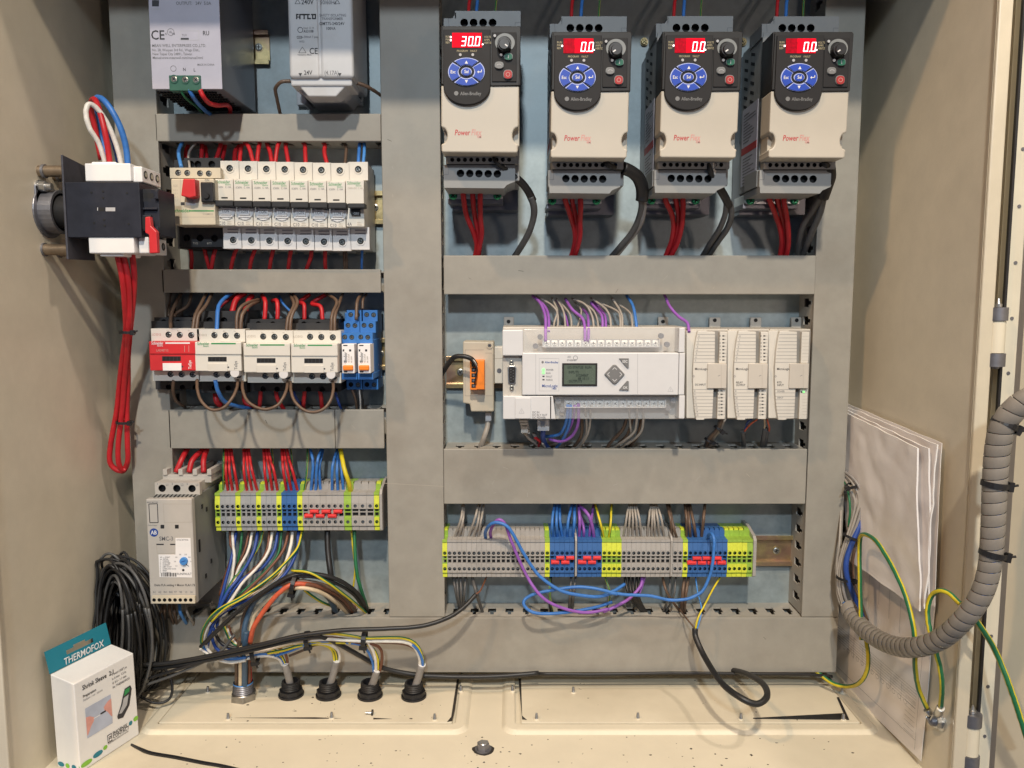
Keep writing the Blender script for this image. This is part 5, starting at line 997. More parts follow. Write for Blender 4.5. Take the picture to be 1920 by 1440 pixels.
    b.line(ux(415), vy(588), ux(450), vy(588), e, 1.3, 'print_white'); b.line(ux(449), vy(570), ux(449), vy(590), e, 1.3, 'print_white'); b.add([V(ux(413), vy(588), e), V(ux(425), vy(600), e), V(ux(425), vy(576), e)], [(0, 1, 2)], 'print_white')
    e = 137; 
    for i, t in enumerate(('RUN', 'FWD', 'REV')): b.text(t, ux(155), vy(308+24*i), e, 3.8, 'print_gold')
    for i, t in enumerate(('VOLTS', 'AMPS', 'HERTZ')): b.text(t, ux(470), vy(310+24*i), e, 3.6, 'print_gold')
    b.text('PROGRAM', ux(246), vy(424), e, 3.6, 'print_gold'); b.text('FAULT', ux(357), vy(424), e, 3.6, 'print_gold')
    b.text('Allen-Bradley', ux(275), vy(778), e, 6.3, 'print_pale' if 0 else 'key_grey', sx=.95); b.pcyl(ux(242), vy(763), 4, e, e+.3, 'key_grey', 14)
    b.text('Power', ux(227), vy(1106), 133, 10.6, 'brand_red', sx=.86, it=.2); b.text('Flex', ux(362), vy(1106), 133, 11.2, 'brand_pink', sx=.86, it=.2); b.text('4M', ux(412), vy(1130), 133, 5.5, 'brand_pink'); b.build('lettering')
    b = B(g)
    for u, v in ((275, 447), (377, 447), (609, 447), (557, 291)): b.pcyl(ux(u), vy(v), 2.5, 135.4, 137.6, 'print_pale', 12)
    b.build('indicator_lamps')
    b = B(g, 'led_dim'); b.pbox(ux(208), vy(268), ux(452), vy(388), 136, 137.5, 'led_dim' if not show.startswith('3') else 'led_red'); b.pbox(ux(300), vy(268), ux(452), vy(388), 137.5, 137.6, 'led_red'); dp = b.build('display')
    b = B(sub(dp, g))
    if show.startswith('3'): digits(b, '30.0', ux(280), vy(298), 18, 8.6, 4.4, 137.8)
    else: digits(b, '0.0', ux(348), vy(298), 18, 8.6, 5.6, 137.8)
    for u, v in leds: b.pcyl(ux(u), vy(v), 1.5, 137, 138, 'led_white', 8)
    b.pcyl(ux(458), vy(362), 1.4, 137.6, 138, 'led_white', 8); b.build('display_digits')
    b = B(g, 'dial_grey'); kx, ky = ux(640), vy(348); n = 26; o = [(kx+18.5*math.cos(math.radians(215-260*i/n)), ky-17.5*math.sin(math.radians(215-260*i/n))) for i in range(n+1)]; i_ = [(kx-1+15.5*(.88 if i < 2 else .86-.0*i)*math.cos(math.radians(215-260*i/n)), ky+1-14.5*.9*math.sin(math.radians(215-260*i/n))) for i in range(n, -1, -1)]
    b.prism(o+i_, 135, 136.1, 'dial_grey'); b.build('dial_scale')
    b = B(g, 'black'); b.pcyl(ux(632), vy(355), 13, 135.6, 143, 'black', 24, r2=12); b.pcyl(ux(634), vy(356), 10.5, 143, 145, 'black', 24, r2=9)
    a = math.radians(knob); x, y = ux(634), vy(356); b.line(x+2*math.cos(a), y-2*math.sin(a), x+8*math.cos(a), y-8*math.sin(a), 145, 2.2, 'print_white'); b.build('speed_knob', bev=.3)
    for u, v, m, nm in ((668, 463, 'key_green', 'start_key'), (593, 533, 'key_grey', 'reverse_key'), (665, 608, 'key_red', 'stop_key')):
        b = B(g); r = 8.3 if nm != 'stop_key' else 8.6; w_ = 1 if nm != 'stop_key' else 1; rr = .82 if nm != 'stop_key' else 1.03; n = 18; x, y = ux(u), vy(v)
        for k_, mm, d0, d1 in ((1, 'dial_grey', 135, 137), (.88, m, 136.8, 137.8)): b.prism([(x+r*k_*math.copysign(abs(math.cos(6.283*i/n))**.7, math.cos(6.283*i/n)), y+r*k_*rr*math.copysign(abs(math.sin(6.283*i/n))**.8, math.sin(6.283*i/n))) for i in range(n)], d0, d1, mm)
        if nm == 'start_key': b.line(x, y-3.2, x, y+3.2, 137.8, 1.3, 'print_pale')
        if nm == 'stop_key': b.ring(x, y, 3, 4, 137.8, 138, 'brand_pink', 14)
        if nm == 'reverse_key':
            for i in range(6): a0, a1 = math.radians(20+i*23), math.radians(43+i*23); b.line(x+4.5*math.cos(a0), y+2-4*math.sin(a0), x+4.5*math.cos(a1), y+2-4*math.sin(a1), 137.8, 1, 'print_pale')
        b.build(nm)
    # lower terminals
    b = B(g, 'drive_grey'); hs = [(848+11.85*i, 299.5) for i in range(10)]
    b.hslab(841, 292, 963, 307, 112, hs, 3.9, 5, 'drive_grey', n=10); b.pbox(841, 292, 963, 307, 60, 106.9); b.pbox(836, 287, 841, 307, 60, 112.3); b.pbox(963, 287, 970, 307, 60, 112.3); b.pbox(841, 286.5, 963, 291.5, 60, 104)
    hs = [(863.5, 325), (880.8, 325.3), (898, 325.5), (915.3, 325.7), (932.5, 326)]
    b.pbox(838, 307.6, 965, 309, 60, 110, 'drive_dark'); b.hslab(832, 309, 966, 340, 108, hs, 6.9, 7, 'drive_grey', n=16); b.pbox(832, 309, 966, 340, 60, 100.9)
    b.prism([(832, 340), (966, 340), (950, 347), (945, 353), (833, 352)], 56, 109.5)
    b.build('lower_terminal_cover')
    b = B(g); b.line(832, 327, 840.5, 327, 108, .8, 'print_grey'); b.line(840.5, 309, 840.5, 327, 108, .8, 'print_grey'); b.build('cover_seams')
    b = B(g, 'steel'); b.pbox(841, 355, 943, 372, 20, 60); b.pbox(842, 360, 942, 373, 60, 61.5, 'steel'); b.pbox(840, 373, 943, 382, 14, 56, 'dull_steel'); ep = b.build('earth_plate', bev=.4)
    for sx in (849.5, 932.5): b = B(sub(ep, g)); b.screw(sx, 366.5, 61.5, 7.6, 'green_screw', h=2.5); b.build('earth_screw')
    b = B(g, 'drive_grey'); b.pcyl(960, 358, 11, 2, 10, 'drive_grey', 20); b.pbox(930, 347, 960, 369, 2, 9); me_ = b.build('mounting_ear', bev=.5)
    b = B(sub(me_, g)); b.screw(958.5, 357, 10, 7.2, 'zinc', h=2); b.build('screw')
    return g
LD = {0: [(197, 302), (197, 328)], 1: [(197, 328)]}
d1 = drive('variable speed drive at the left of the row, its red display reading 30.0', '30.0', -38, LD[0])
d2 = drive('variable speed drive reading 0.0, second in the row', '0.0', 215, LD[1])
v0 = V(827.5, 104, 134); dv = V(1035, 114.5, 134)-v0; d2.location = d2.location+dv*.001; ORG[d2.name] = ORG[d2.name]+dv
copy_tree(d2, V(1242.5, 114, 134)-V(1035, 114.5, 134), 'variable speed drive reading 0.0, third in the row')
d4 = copy_tree(d2, V(1449.5, 114.5, 134)-V(1035, 114.5, 134), 'variable speed drive reading 0.0 at the right end of its row')
for px, py in ((1208, 78), (1393, 78), (1100+476, 40)):
    b = B(None, 'zinc'); b.ring(px, py, 4, 7, 1, 3, 'zinc'); b.screw(px, py, 2, 5.5, 'zinc', h=3); b.build('mounting_screw', label={1208: 'zinc mounting screw on the plate left of the third drive', 1393: 'zinc mounting screw on the plate between the third and fourth drives', 1576: 'dark mounting screw on the plate above the right end drive'}[px], cat='screw')
# wires at the top of the drives
T = []
for i, (xs, y) in enumerate((((878, 893, 928), 18), ((1071, 1089, 1122), 26), ((1263, 1281, 1313), 28), ((1456, 1473, 1505), 28))):
    for c, x in zip(('w_red', 'w_blue', 'gy'), xs): T.append((c, f'{x+8},-60,30 {x+6},-20,50 {x+2},5,66 {x},{y+12},74', 1.7 if c != 'gy' else .9))
bunch(T, 'above the row of drives', 'wires above the drives', (0, 0, 1))
V1 = (820, 270, .20833); V2 = (1180, 270, .2292)
def trip(Z, a, n):
    T = [('w_red', s, 2.6) for s in a]; bunch(T, f'hanging under the {n} drive', 'motor wires under the drives', Z)
trip(V1, ['232,370,70 235,480,66 262,640,56 330,810,44 355,920,38 335,1040,30', '315,370,70 322,520,62 340,660,52 372,820,42 370,930,36 350,1040,26', '388,370,70 385,520,66 390,680,56 400,800,48 380,930,42 362,1040,34'], 'first')
trip(V1, ['1135,410,70 1150,500,66 1195,640,56 1235,780,44 1235,900,38 1195,1040,30', '1205,410,70 1218,540,60 1245,660,52 1262,800,42 1250,910,36 1215,1040,26', '1285,410,70 1290,560,66 1285,700,56 1285,820,50 1265,920,44 1228,1040,34'], 'second')
trip(V2, ['285,380,70 300,470,66 345,570,58 360,670,50 345,790,40 290,935,30', '365,380,70 385,480,62 402,600,54 390,720,44 365,820,36 305,935,26', '432,380,70 440,470,66 435,620,58 420,720,50 390,820,42 330,935,34'], 'third')
trip(V2, ['1122,380,70 1145,450,66 1195,580,56 1235,700,46 1245,810,38 1230,935,30', '1198,380,70 1215,470,62 1245,580,54 1270,700,44 1272,820,36 1255,935,26', '1262,380,70 1268,480,66 1290,610,58 1302,730,50 1300,830,42 1280,935,34'], 'right end')
def sig(lst):
    for Z, s, c, r, lab, nm in lst: wire(s, c, r, lab, Z, 'signal cables under the drives', name=nm, cat='cable' if nm == 'cable' else 'wire')
sig([(V1, '500,90,108 520,140,112 560,195,110 640,240,104 700,300,96 760,350,90', 'w_black', [1.6]*99, '', 'cable')] if 0 else [])
wire('500,80,104 520,150,114 570,200,112 650,240,104 720,310,96 770,360,90', 'w_black', 1.9, 'thin black lead leaving the underside of the first drive', V1, 'signal cables under the drives')
wire('690,290,98 760,350,92 820,430,86 858,510,80', 'w_black', 4.0, 'black shrink sleeve on the signal cable of the first drive', V1, 'signal cables under the drives', name='cable_sleeve', cat='sleeve')
wire('840,470,84 868,560,78 868,650,70 835,770,60 780,880,48 680,1040,26', 'w_dgrey', 3.4, 'dark grey signal cable curving from the first drive into the duct', V1, 'signal cables under the drives', name='cable', cat='cable')
wire('595,120,106 610,190,108 640,235,104', 'w_white', .7, 'thin white core at the first drive', V1, 'signal cables under the drives'); wire('640,110,102 650,160,102 640,235,102', 'w_lblue', .7, 'thin light blue core at the first drive', V1, 'signal cables under the drives')
wire('1490,130,104 1530,180,114 1600,215,110 1700,235,104', 'w_black', 2.6, 'black lead leaving the underside of the second drive', V1, 'signal cables under the drives')
wire('1560,120,104 1610,170,108 1650,220,106', 'w_blue', 1.8, 'blue core squeezed at the second drive', V1, 'signal cables under the drives'); wire('1590,120,104 1640,170,110 1660,240,106', 'w_lblue', 1.4, 'light blue core at the second drive', V1, 'signal cables under the drives')
wire('1670,215,106 1740,245,102 1805,300,96 1840,380,90 1845,460,84 1840,510,82', 'w_black', 6.2, 'wide black sleeve bending over the cables of the second drive', V1, 'signal cables under the drives', name='cable_sleeve', cat='sleeve')
wire('1832,480,84 1838,560,78 1810,680,66 1750,800,54 1660,910,42 1540,1050,24', 'w_dgrey', 3.2, 'left one of two dark grey cables leaving the wide sleeve', V1, 'signal cables under the drives', name='cable', cat='cable')
wire('1850,480,82 1858,570,76 1840,680,66 1790,780,54 1700,890,42 1570,1050,24', 'w_sleeve', 3.0, 'right one of two grey cables leaving the wide sleeve', V1, 'signal cables under the drives', name='cable', cat='cable')
wire('645,120,104 655,200,112 690,290,104 740,370,96', 'w_black', 2.4, 'black lead leaving the underside of the third drive', V2, 'signal cables under the drives')
for s, c, l in (('715,110,104 685,170,112 705,270,106', 'w_white', 'white'), ('735,115,104 700,180,110 715,270,104', 'w_white', 'second white'), ('770,120,104 745,190,104 715,270,100', 'w_blue', 'blue')): wire(s, c, .9, f'thin {l} core looping under the third drive', V2, 'signal cables under the drives')
wire('700,290,102 745,370,96 785,440,90 815,505,84', 'w_black', 4.0, 'black sleeve on the cables of the third drive', V2, 'signal cables under the drives', name='cable_sleeve', cat='sleeve')
wire('795,480,86 780,590,76 730,710,62 670,800,48 590,935,24', 'w_dgrey', 2.9, 'left one of two grey cables below the third drive sleeve', V2, 'signal cables under the drives', name='cable', cat='cable')
wire('822,480,84 835,580,76 800,690,62 730,790,48 630,935,24', 'w_dgrey', 3.1, 'right one of two grey cables below the third drive sleeve', V2, 'signal cables under the drives', name='cable', cat='cable')
wire('1555,120,104 1600,165,112 1645,190,106', 'w_black', 3.0, 'black lead leaving the underside of the right end drive', V2, 'signal cables under the drives')
wire('1635,180,106 1640,260,100 1615,340,92 1580,440,84', 'w_black', 6.0, 'fat black sleeve hanging at the right end drive', V2, 'signal cables under the drives', name='cable_sleeve', cat='sleeve')
wire('1575,420,86 1500,540,70 1430,650,56 1395,760,44 1368,935,24', 'w_dgrey', 3.2, 'left one of two dark cables below the fat sleeve', V2, 'signal cables under the drives', name='cable', cat='cable')
wire('1592,420,84 1560,560,70 1505,690,56 1460,800,44 1405,935,24', 'w_dgrey', 3.4, 'right one of two dark cables below the fat sleeve', V2, 'signal cables under the drives', name='cable', cat='cable')
# ================================================================ rotary isolator on the left wall
dI = 151; from mathutils import noise as NZ
g = thing('isolator_switch', 'black rotary isolator with white terminal covers on a bracket at the left wall', 'isolator switch', 200, 390, dI)
xp = V(119, 390, dI).x; zi = lambda y: V(119, y, dI).z
b = B(g, 'bracket'); b.hull([(xp, -dI, zi(290)), (xp, -dI, zi(486)), (xp, -104, zi(484)), (xp, -104, zi(300))], [(xp+1.8, -dI, zi(290)), (xp+1.8, -dI, zi(486)), (xp+1.8, -104, zi(484)), (xp+1.8, -104, zi(300))]); b.build('bracket_plate', bev=.3)
for y in (316, 466):
    for dd in (136, 112):
        b = B(g, 'brass'); b.cyl((V(76, y, 140).x-8, -dd, zi(y)), (1, 0, 0), 5.2, xp-V(76, y, 140).x+8, 'brass', 18); b.cyl((V(76, y, 140).x, -dd, zi(y)), (1, 0, 0), 6.2, 2.5, 'dull_steel', 18); b.build('standoff')
b = B(g, 'switch_body'); b.box(xp+1.8, V(262, 390, dI).x, zi(445), zi(341), 106, dI-1); b.box(V(262, 390, dI).x, V(291, 390, dI).x, zi(440), zi(352), 108, dI-8); b.box(V(262, 390, dI).x, V(278, 390, dI).x, zi(432), zi(402), dI-8, dI-4); b.box(V(286, 390, dI).x, V(292, 390, dI).x, zi(436), zi(424), dI-8, dI-3); b.box(V(286, 390, dI).x, V(293, 390, dI).x, zi(372), zi(356), dI-8, dI-4); b.box(V(262, 390, dI).x, V(289, 390, dI).x, zi(392), zi(388), dI-8, dI-5)
b.build('body', bev=.6)
b = B(g, 'black')
for x, y in ((171, 361), (193, 359), (193, 371), (238, 362), (195, 412), (176, 418), (196, 423), (241, 420)): b.pcyl(x, y, 2, dI-1, dI-.6, 'recess', 8)
b.quad(186, 389, 196, 396, dI-1, 'recess'); b.quad(263, 406, 284, 430, dI-4, 'recess'); b.quad(264, 362, 288, 372, dI-8, 'recess'); b.quad(262, 355, 283, 378, dI-8.05, 'black'); b.build('body_holes')
b = B(g, 'print_pale'); b.quad(198, 389, 216, 396, dI-1, 'print_pale'); b.line(183, 389, 183, 395, dI-1, 1.5, 'print_pale'); b.build('rating_label')
for y0, y1, x0, x1 in ((306, 340, 159, 245), (440, 475, 166, 251)):
    b = B(g, 'white'); zt = (y0-4 if y0 < 400 else y0); b.pbox(x0, y0, x1, y1, 104, dI-2)
    b.box(V(x0+10, 390, dI).x, V(x1-30, 390, dI).x, zi(y0+2 if y0 < 400 else y1-2), zi(y0-5) if y0 < 400 else zi(y1+5), 110, dI-6)
    xs = V(x1, 390, dI).x; b.box(xs-1, xs+8, zi(y1-1), zi(y0+3), 104, dI-8, 'white')
    b.build('terminal_cover', bev=1)
    b = B(g, 'recess')
    for k_ in range(3): b.cyl((xs+7.6, -(dI-15-k_*12), zi((y0+y1)/2)), (1, 0, 0), 3.6, .7, 'recess', 14); b.cyl((xs+8, -(dI-15-k_*12), zi((y0+y1)/2)), (1, 0, 0), 2.4, .6, 'screw', 10)
    b.build('terminal_holes')
b = B(g, 'red_plastic'); xs = V(272, 400, dI).x; b.prism([(272, 407), (281, 406), (283, 424), (293, 434), (295, 474), (280, 475), (279, 440), (272, 436)], dI-3, dI+3); b.build('red_catch', bev=.6)
b = B(g, 'steel'); c0 = V(62, 395, 140).x; zc = zi(392)
# stirrup: a thick oval ring round the shaft, standing off the bracket
def oval(b, x, h, ry, rz, r_in, m, yc=-125, n=30):
    vs = []
    for xx, k_ in ((x, 1), (x+h, 1), (x+h, r_in), (x, r_in)): vs += [(xx, yc+ry*k_*math.cos(6.283*i/n), zc+rz*k_*math.sin(6.283*i/n)) for i in range(n)]
    b.add(vs, [(j*n+i, j*n+(i+1) % n, ((j+1) % 4)*n+(i+1) % n, ((j+1) % 4)*n+i) for j in range(4) for i in range(n)], m)
oval(b, c0+3, 4, 26, 24, .72, 'dull_steel'); b.cyl((c0+1, -139, zi(346)), (1, 0, 0), 6, 6, 'steel', 16); b.box(c0+3, c0+7, zi(392), zi(344), 128, 146, 'dull_steel'); b.cyl((c0+7, -139, zi(346)), (1, 0, 0), 5.2, 6, 'steel', 6); b.cyl((c0+13, -139, zi(346)), (1, 0, 0), 3, 5, 'steel', 12); b.build('coupling_lever', bev=.8)
b = B(g, 'dull_steel'); oval(b, c0+7, 12, 21, 20, .86, 'dull_steel'); b.build('coupling_ring')
b = B(g, 'drive_dark'); b.cyl((c0+8, -125, zc), (1, 0, 0), 15, xp-c0-8, 'drive_dark', 24); b.cyl((c0-22, -125, zc), (1, 0, 0), 5, 30, 'brass', 12); b.build('shaft')
I_ = 'cables looping up from the isolator'
wire('197,306,126 186,270,132 168,240,140 161,212,142 166,196,140 178,200,136 196,222,130 210,250,126 222,285,122 227,308,118', 'w_white', 2.3, 'white cable looping up from the isolator terminals and back down', group=I_, name='cable', cat='cable')
wire('206,306,128 201,270,132 194,235,134 184,200,130 176,186,122 170,200,108 178,240,100 190,300,96', 'w_red', 2.7, 'red cable looping up from the isolator terminals', group=I_, name='cable', cat='cable')
wire('240,312,112 236,275,116 226,240,120 210,208,122 194,188,120 182,184,112 176,200,100 188,250,92 205,305,90', 'w_blue', 2.9, 'blue cable looping up from the isolator terminals', group=I_, name='cable', cat='cable')
wire('222,306,104 212,265,108 196,225,112 186,205,108', 'w_dblue', 2.0, 'dark blue cable half hidden in the loop above the isolator', group=I_, name='cable', cat='cable')
for i, s in enumerate(('218,470,132 229,520,128 234,570,118 236,620,104 230,670,88 224,720,74 219,770,66 208,830,62 206,865,60 217,880,58 231,884,56', '229,470,130 240,520,126 243,570,116 241,620,106 238,670,90 233,720,76 229,770,68 222,830,64 222,865,62 228,880,58 236,880,56', '247,468,128 252,520,122 249,570,112 244,620,102 240,670,86 240,720,72 238,770,64 239,830,62 240,860,60 236,876,56 230,884,54')):
    wire(s, 'w_red', 2.8, ('left', 'middle', 'right')[i]+' one of three red cables hanging below the isolator beside the left duct', group='red cables below the isolator', name='cable', cat='cable')
tie(239, 623, 106, 6.6, 88, 'black tie round the red cables, the upper one'); tie(233, 792, 66, 7.2, 88, 'black tie round the red cables, the lower one')
# ================================================================ black cable coil
random.seed(21); b = B(None, 'w_dgrey'); cols = ['w_black', 'w_black', 'w_dgrey', 'charcoal']
for i in range(66):
    t = random.random(); cx = 219+random.uniform(-18, 14); cy = 1190+random.uniform(-8, 10); rx = random.uniform(26, 92)*(1 if i % 2 else .8); ry = random.uniform(98, 148); d = random.uniform(20, 92); tl = random.uniform(-.18, .30); ph = random.uniform(-14, 14)
    pts = []
    for j in range(27):
        a = 2*math.pi*j/26+.4; x = cx+rx*math.cos(a)*(1-.12*math.sin(a))+tl*ry*math.sin(a)*-.35; y = cy-ry*math.sin(a); dd = max(10, d+ph*math.cos(a)+8*math.sin(2*a)); v = V(x, min(y, 1318), dd)
        if v.z < ZF+4: v.z = ZF+4+random.uniform(0, 3)
        if v.x < XL+3: v.x = XL+3+random.uniform(0, 2)
        pts.append(v)
    b.tube(smooth(pts, 2), 1.45, cols[i % 4], 6)
b.build('cable_coil', label='big coil of thin black cable standing in the lower left corner', cat='cable coil')
wire('238,1060,70 262,1080,60 280,1120,56 292,1170,50 318,1210,48', 'w_dgrey', 1.4, 'black strand straying right from the coil behind the soft starter', group='strands straying from the coil')
wire('252,1300,80 290,1318,84 318,1310,80 322,1280,76 305,1250,74 280,1240,80', 'w_black', 1.4, 'black strand curling round the foot of the coil', group='strands straying from the coil')
# ================================================================ long black cables
wire('262,1246,90 300,1245,92 360,1236,94 430,1222,98 500,1206,102 560,1192,102 640,1182,100 720,1179,98 790,1174,94 840,1158,86 870,1138,78 893,1114,70', 'w_black', 2.4, 'long black cable rising from the coil across the bottom duct to the right strip', group='loose cables', name='cable', cat='cable', k=8)
wire('262,1255,86 300,1252,88 360,1243,92 430,1229,96 500,1212,98 560,1198,98 600,1194,92 640,1210,80 690,1238,68 730,1256,60 790,1266,56 860,1269,53 930,1268,52 1010,1262,50', 'w_black', 2.5, 'second black cable leaving the coil, dropping behind the wires to the floor', group='loose cables', name='cable', cat='cable', k=8)
wire('262,1278,90 310,1262,92 370,1244,94 420,1230,94 470,1215,92', 'w_black', 1.7, 'thin black cable just below the long pair leaving the coil', group='loose cables', name='cable', cat='cable')
wire('262,1288,88 320,1268,90 372,1246,92 410,1225,88 440,1190,84', 'w_dgrey', 1.5, 'lowest thin dark cable leaving the coil', group='loose cables', name='cable', cat='cable')
wire('1010,1263,50 1120,1264,49 1260,1262,49 1400,1263,49 1500,1264,48 1560,1268,46', 'w_black', 1.8, 'black cable lying along the foot of the bottom duct', group='loose cables', name='cable', cat='cable')
# ================================================================ cable glands
Y_ = (380, 1100, .2708)
def gland(px, py, lab, metal=False):
    v = Vf(px, py, ZF+3.9); g = thing('cable_gland', lab, 'cable gland', px, py, 0, 'cable glands in the floor plate'); ORG[g.name] = v; g.location = v*.001
    if metal:
        b = B(g, 'steel'); b.cyl(v, (0, 0, 1), 14.2, 6.5, 'chrome', 6, r2=13.6); b.cyl(v+Vector((0, 0, 6.5)), (0, 0, 1), 12.2, .8, 'chrome', 24, r2=11.6); b.build('lock_nut', bev=.8)
        b = B(g, 'steel')
        for i in range(5): b.cyl(v+Vector((0, 0, 7+i*2.1)), (0, 0, 1), 10.2, 1.05, 'dull_steel', 24, r2=10.9, cap=False); b.cyl(v+Vector((0, 0, 8.05+i*2.1)), (0, 0, 1), 10.9, 1.05, 'dull_steel', 24, r2=10.2, cap=False)
        b.cyl(v+Vector((0, 0, 17)), (0, 0, 1), 10.4, 1.5, 'w_lblue', 24, r2=10.2, cap=False); b.cyl(v+Vector((0, 0, 16)), (0, 0, 1), 10, .3, 'recess', 24); b.build('thread')
    else:
        b = B(g, 'black'); b.cyl(v, (0, 0, 1), 13.2, 7, 'black', 8, r2=12.8); b.cyl(v, (0, 0, 1), 13.6, 2.2, 'black', 28); b.build('lock_nut', bev=1)
        b = B(g, 'black')
        for i in range(4): b.cyl(v+Vector((0, 0, 7+i*2)), (0, 0, 1), 9.2, 1, 'drive_dark', 24, r2=10, cap=False); b.cyl(v+Vector((0, 0, 8+i*2)), (0, 0, 1), 10, 1, 'drive_dark', 24, r2=9.2, cap=False)
        n = 24; vs = []
        for rr, zz in ((9.4, 15), (9.4, 16.2), (7.4, 16.2), (7.2, 8)): vs += [v+Vector((rr*math.cos(6.283*i/n), rr*math.sin(6.283*i/n), zz)) for i in range(n)]
        b.add(vs, [(j*n+i, j*n+(i+1) % n, (j+1)*n+(i+1) % n, (j+1)*n+i) for j in range(3) for i in range(n)], 'black'); b.cyl(v+Vector((0, 0, 7.8)), (0, 0, 1), 8, .3, 'recess', 20); b.build('thread')
    return v
gland(457, 1309, 'chromed metal cable gland at the left with a bundle of coloured wires', True)
GP = []
for i, (px, py) in enumerate(((546, 1303), (616, 1304), (694, 1305), (776, 1306))): GP.append(gland(px, py, f'black plastic cable gland, {nth(i+1)} from the left of the four in the floor plate'))
def pd(v): return -v.y
for i, (gx, gy, tx, ty, td) in enumerate(((546, 1284, 534, 1244, 66), (617, 1284, 631, 1238, 66), (695, 1285, 707, 1256, 68), (778, 1286, 791, 1246, 68))):
    a = Vector((GP[i].x, GP[i].y, GP[i].z+7)); c = V(tx, ty, td); b = B(None); b.tube(smooth([a, a*.5+c*.5+Vector((.6, 0, 0)), c], 6), 3.9, 'w_sleeve', 14); d_ = (c-a).normalized(); b.tube([c-d_*.4, c+d_*.7], 4.0, 'print_white', 14)
    b.build('cable_sleeve', label=f'grey cable sheath rising from the black gland, {nth(i+1)} from the left', cat='sleeve', group='grey sheaths in the black glands', org=a)
def chain(pref, items, where, grp): bunch(items, where, grp, Y_)
chain('', [('w_blue', '560,545,66 545,510,68 500,478,72 430,468,76 330,480,80 220,498,84 110,490,86 20,440,86 10,400,86', 1.4), ('w_white', '552,545,67 530,505,70 480,484,74 400,482,78 300,500,82 190,520,86 80,490,88 -20,430,88', 1.4), ('gy', '575,545,65 545,480,68 500,442,72 440,430,76 330,440,80 240,460,84', 1.4), ('w_rbrown', '590,545,65 575,470,68 530,425,74 470,408,78 400,412,80 320,440,82', 1.5)], 'from the first black gland into the tied bundle', 'wires from the floor glands')
chain('', [('w_white', '948,520,66 942,455,70 905,415,76 850,395,80 760,388,82 640,395,84 540,410,84 430,440,84 300,470,84', 1.4), ('gy', '915,520,67 895,440,72 840,402,78 760,398,82 650,415,84 560,440,84 450,462,84', 1.5), ('gy', '930,520,65 918,450,70 870,408,76 780,392,80 640,398,82 520,420,84 430,430,84', 1.3), ('w_brown', '925,520,64 930,460,68 890,410,74 800,400,78 700,440,76 600,480,74', 1.3)], 'from the second black gland into the tied bundle', 'wires from the floor glands')
chain('', [('w_blue', '1185,590,68 1175,520,72 1145,450,78 1100,405,82 1000,388,84 880,380,84 740,392,84 620,440,82 500,480,80', 1.4), ('w_white', '1200,592,69 1195,500,74 1165,415,80 1110,370,84 1000,345,88 900,332,90 800,335,90 680,360,90 560,400,88 440,440,86', 1.6), ('gy', '1215,590,67 1212,500,72 1180,430,76 1120,395,80 1000,388,84 860,385,84 720,385,84 600,400,84 480,430,84', 1.5), ('w_rbrown', '1225,590,68 1242,500,72 1230,430,76 1180,400,80 1080,388,84 960,362,86 860,350,88 740,352,88 620,380,86', 1.6)], 'from the third black gland into the tied bundle', 'wires from the floor glands')
chain('', [('w_white', '1505,550,68 1500,490,72 1465,420,78 1400,385,82 1280,378,86 1130,378,88 1000,372,90 880,365,90 760,370,88 620,390,88 480,425,86 300,470,86', 1.7), ('gy', '1530,550,67 1520,480,72 1480,400,78 1400,358,84 1280,352,88 1130,355,90 1000,335,92 900,325,92 790,325,92 650,355,90 500,400,88', 1.5), ('w_blue', '1525,550,69 1518,500,73 1490,440,77 1450,400,80', 1.5), ('w_rbrown', '1515,550,66 1505,490,70 1470,430,76 1380,395,80 1200,385,84', 1.3)], 'from the fourth black gland into the tied bundle', 'wires from the floor glands')
tie(577, 1199, 86, 7.6, 8, 'black tie on the floor gland wires, left of the middle', w_=4.5); tie(683, 1198, 88, 7.8, -4, 'black tie on the floor gland wires nearest the right gland', w_=4.5); tie(478, 1225, 84, 9, 10, 'black tie beside the metal gland bundle at its right', w_=4.5)
# coloured bundle standing in the metal gland
T = [('w_brown', '236,735,62 236,620,66 236,520,72 248,430,80 262,360,84', 2.4), ('w_cream', '262,735,66 262,620,72 262,500,80 266,420,84', 2.2), ('w_slate', '290,735,66 290,600,72 292,480,82 296,380,90 305,310,90', 3.2), ('w_rbrown', '318,735,62 322,600,66 318,500,72 310,400,78', 2.2), ('w_red', '322,735,58 332,620,62 325,520,68 318,420,74', 1.5)]
bunch(T, 'standing in the chromed gland', 'coloured bundle in the chromed gland', Y_)
# wires sweeping round below the soft starter towards the glands
T = [('w_blue', '10,390,86 40,460,86 110,498,86 200,500,86 300,490,86', 1.6), ('w_white', '20,380,88 40,440,88 100,500,88 190,525,88 300,510,86', 1.6), ('w_dblue', '60,340,80 90,420,80 160,470,80 250,475,82', 1.7), ('gy', '140,250,76 170,330,76 210,390,78 300,430,80', 1.4), ('w_white', '170,290,74 195,350,76 240,400,78', 1.3), ('w_rbrown', '180,270,72 205,340,74 250,395,78', 1.3), ('w_dblue', '70,280,78 110,370,78 170,420,80 250,440,80', 1.6), ('w_black', '90,330,84 130,390,84 200,420,84 280,430,84', 1.6)]
bunch(T, 'sweeping round under the soft starter', 'wires sweeping under the soft starter', Y_)
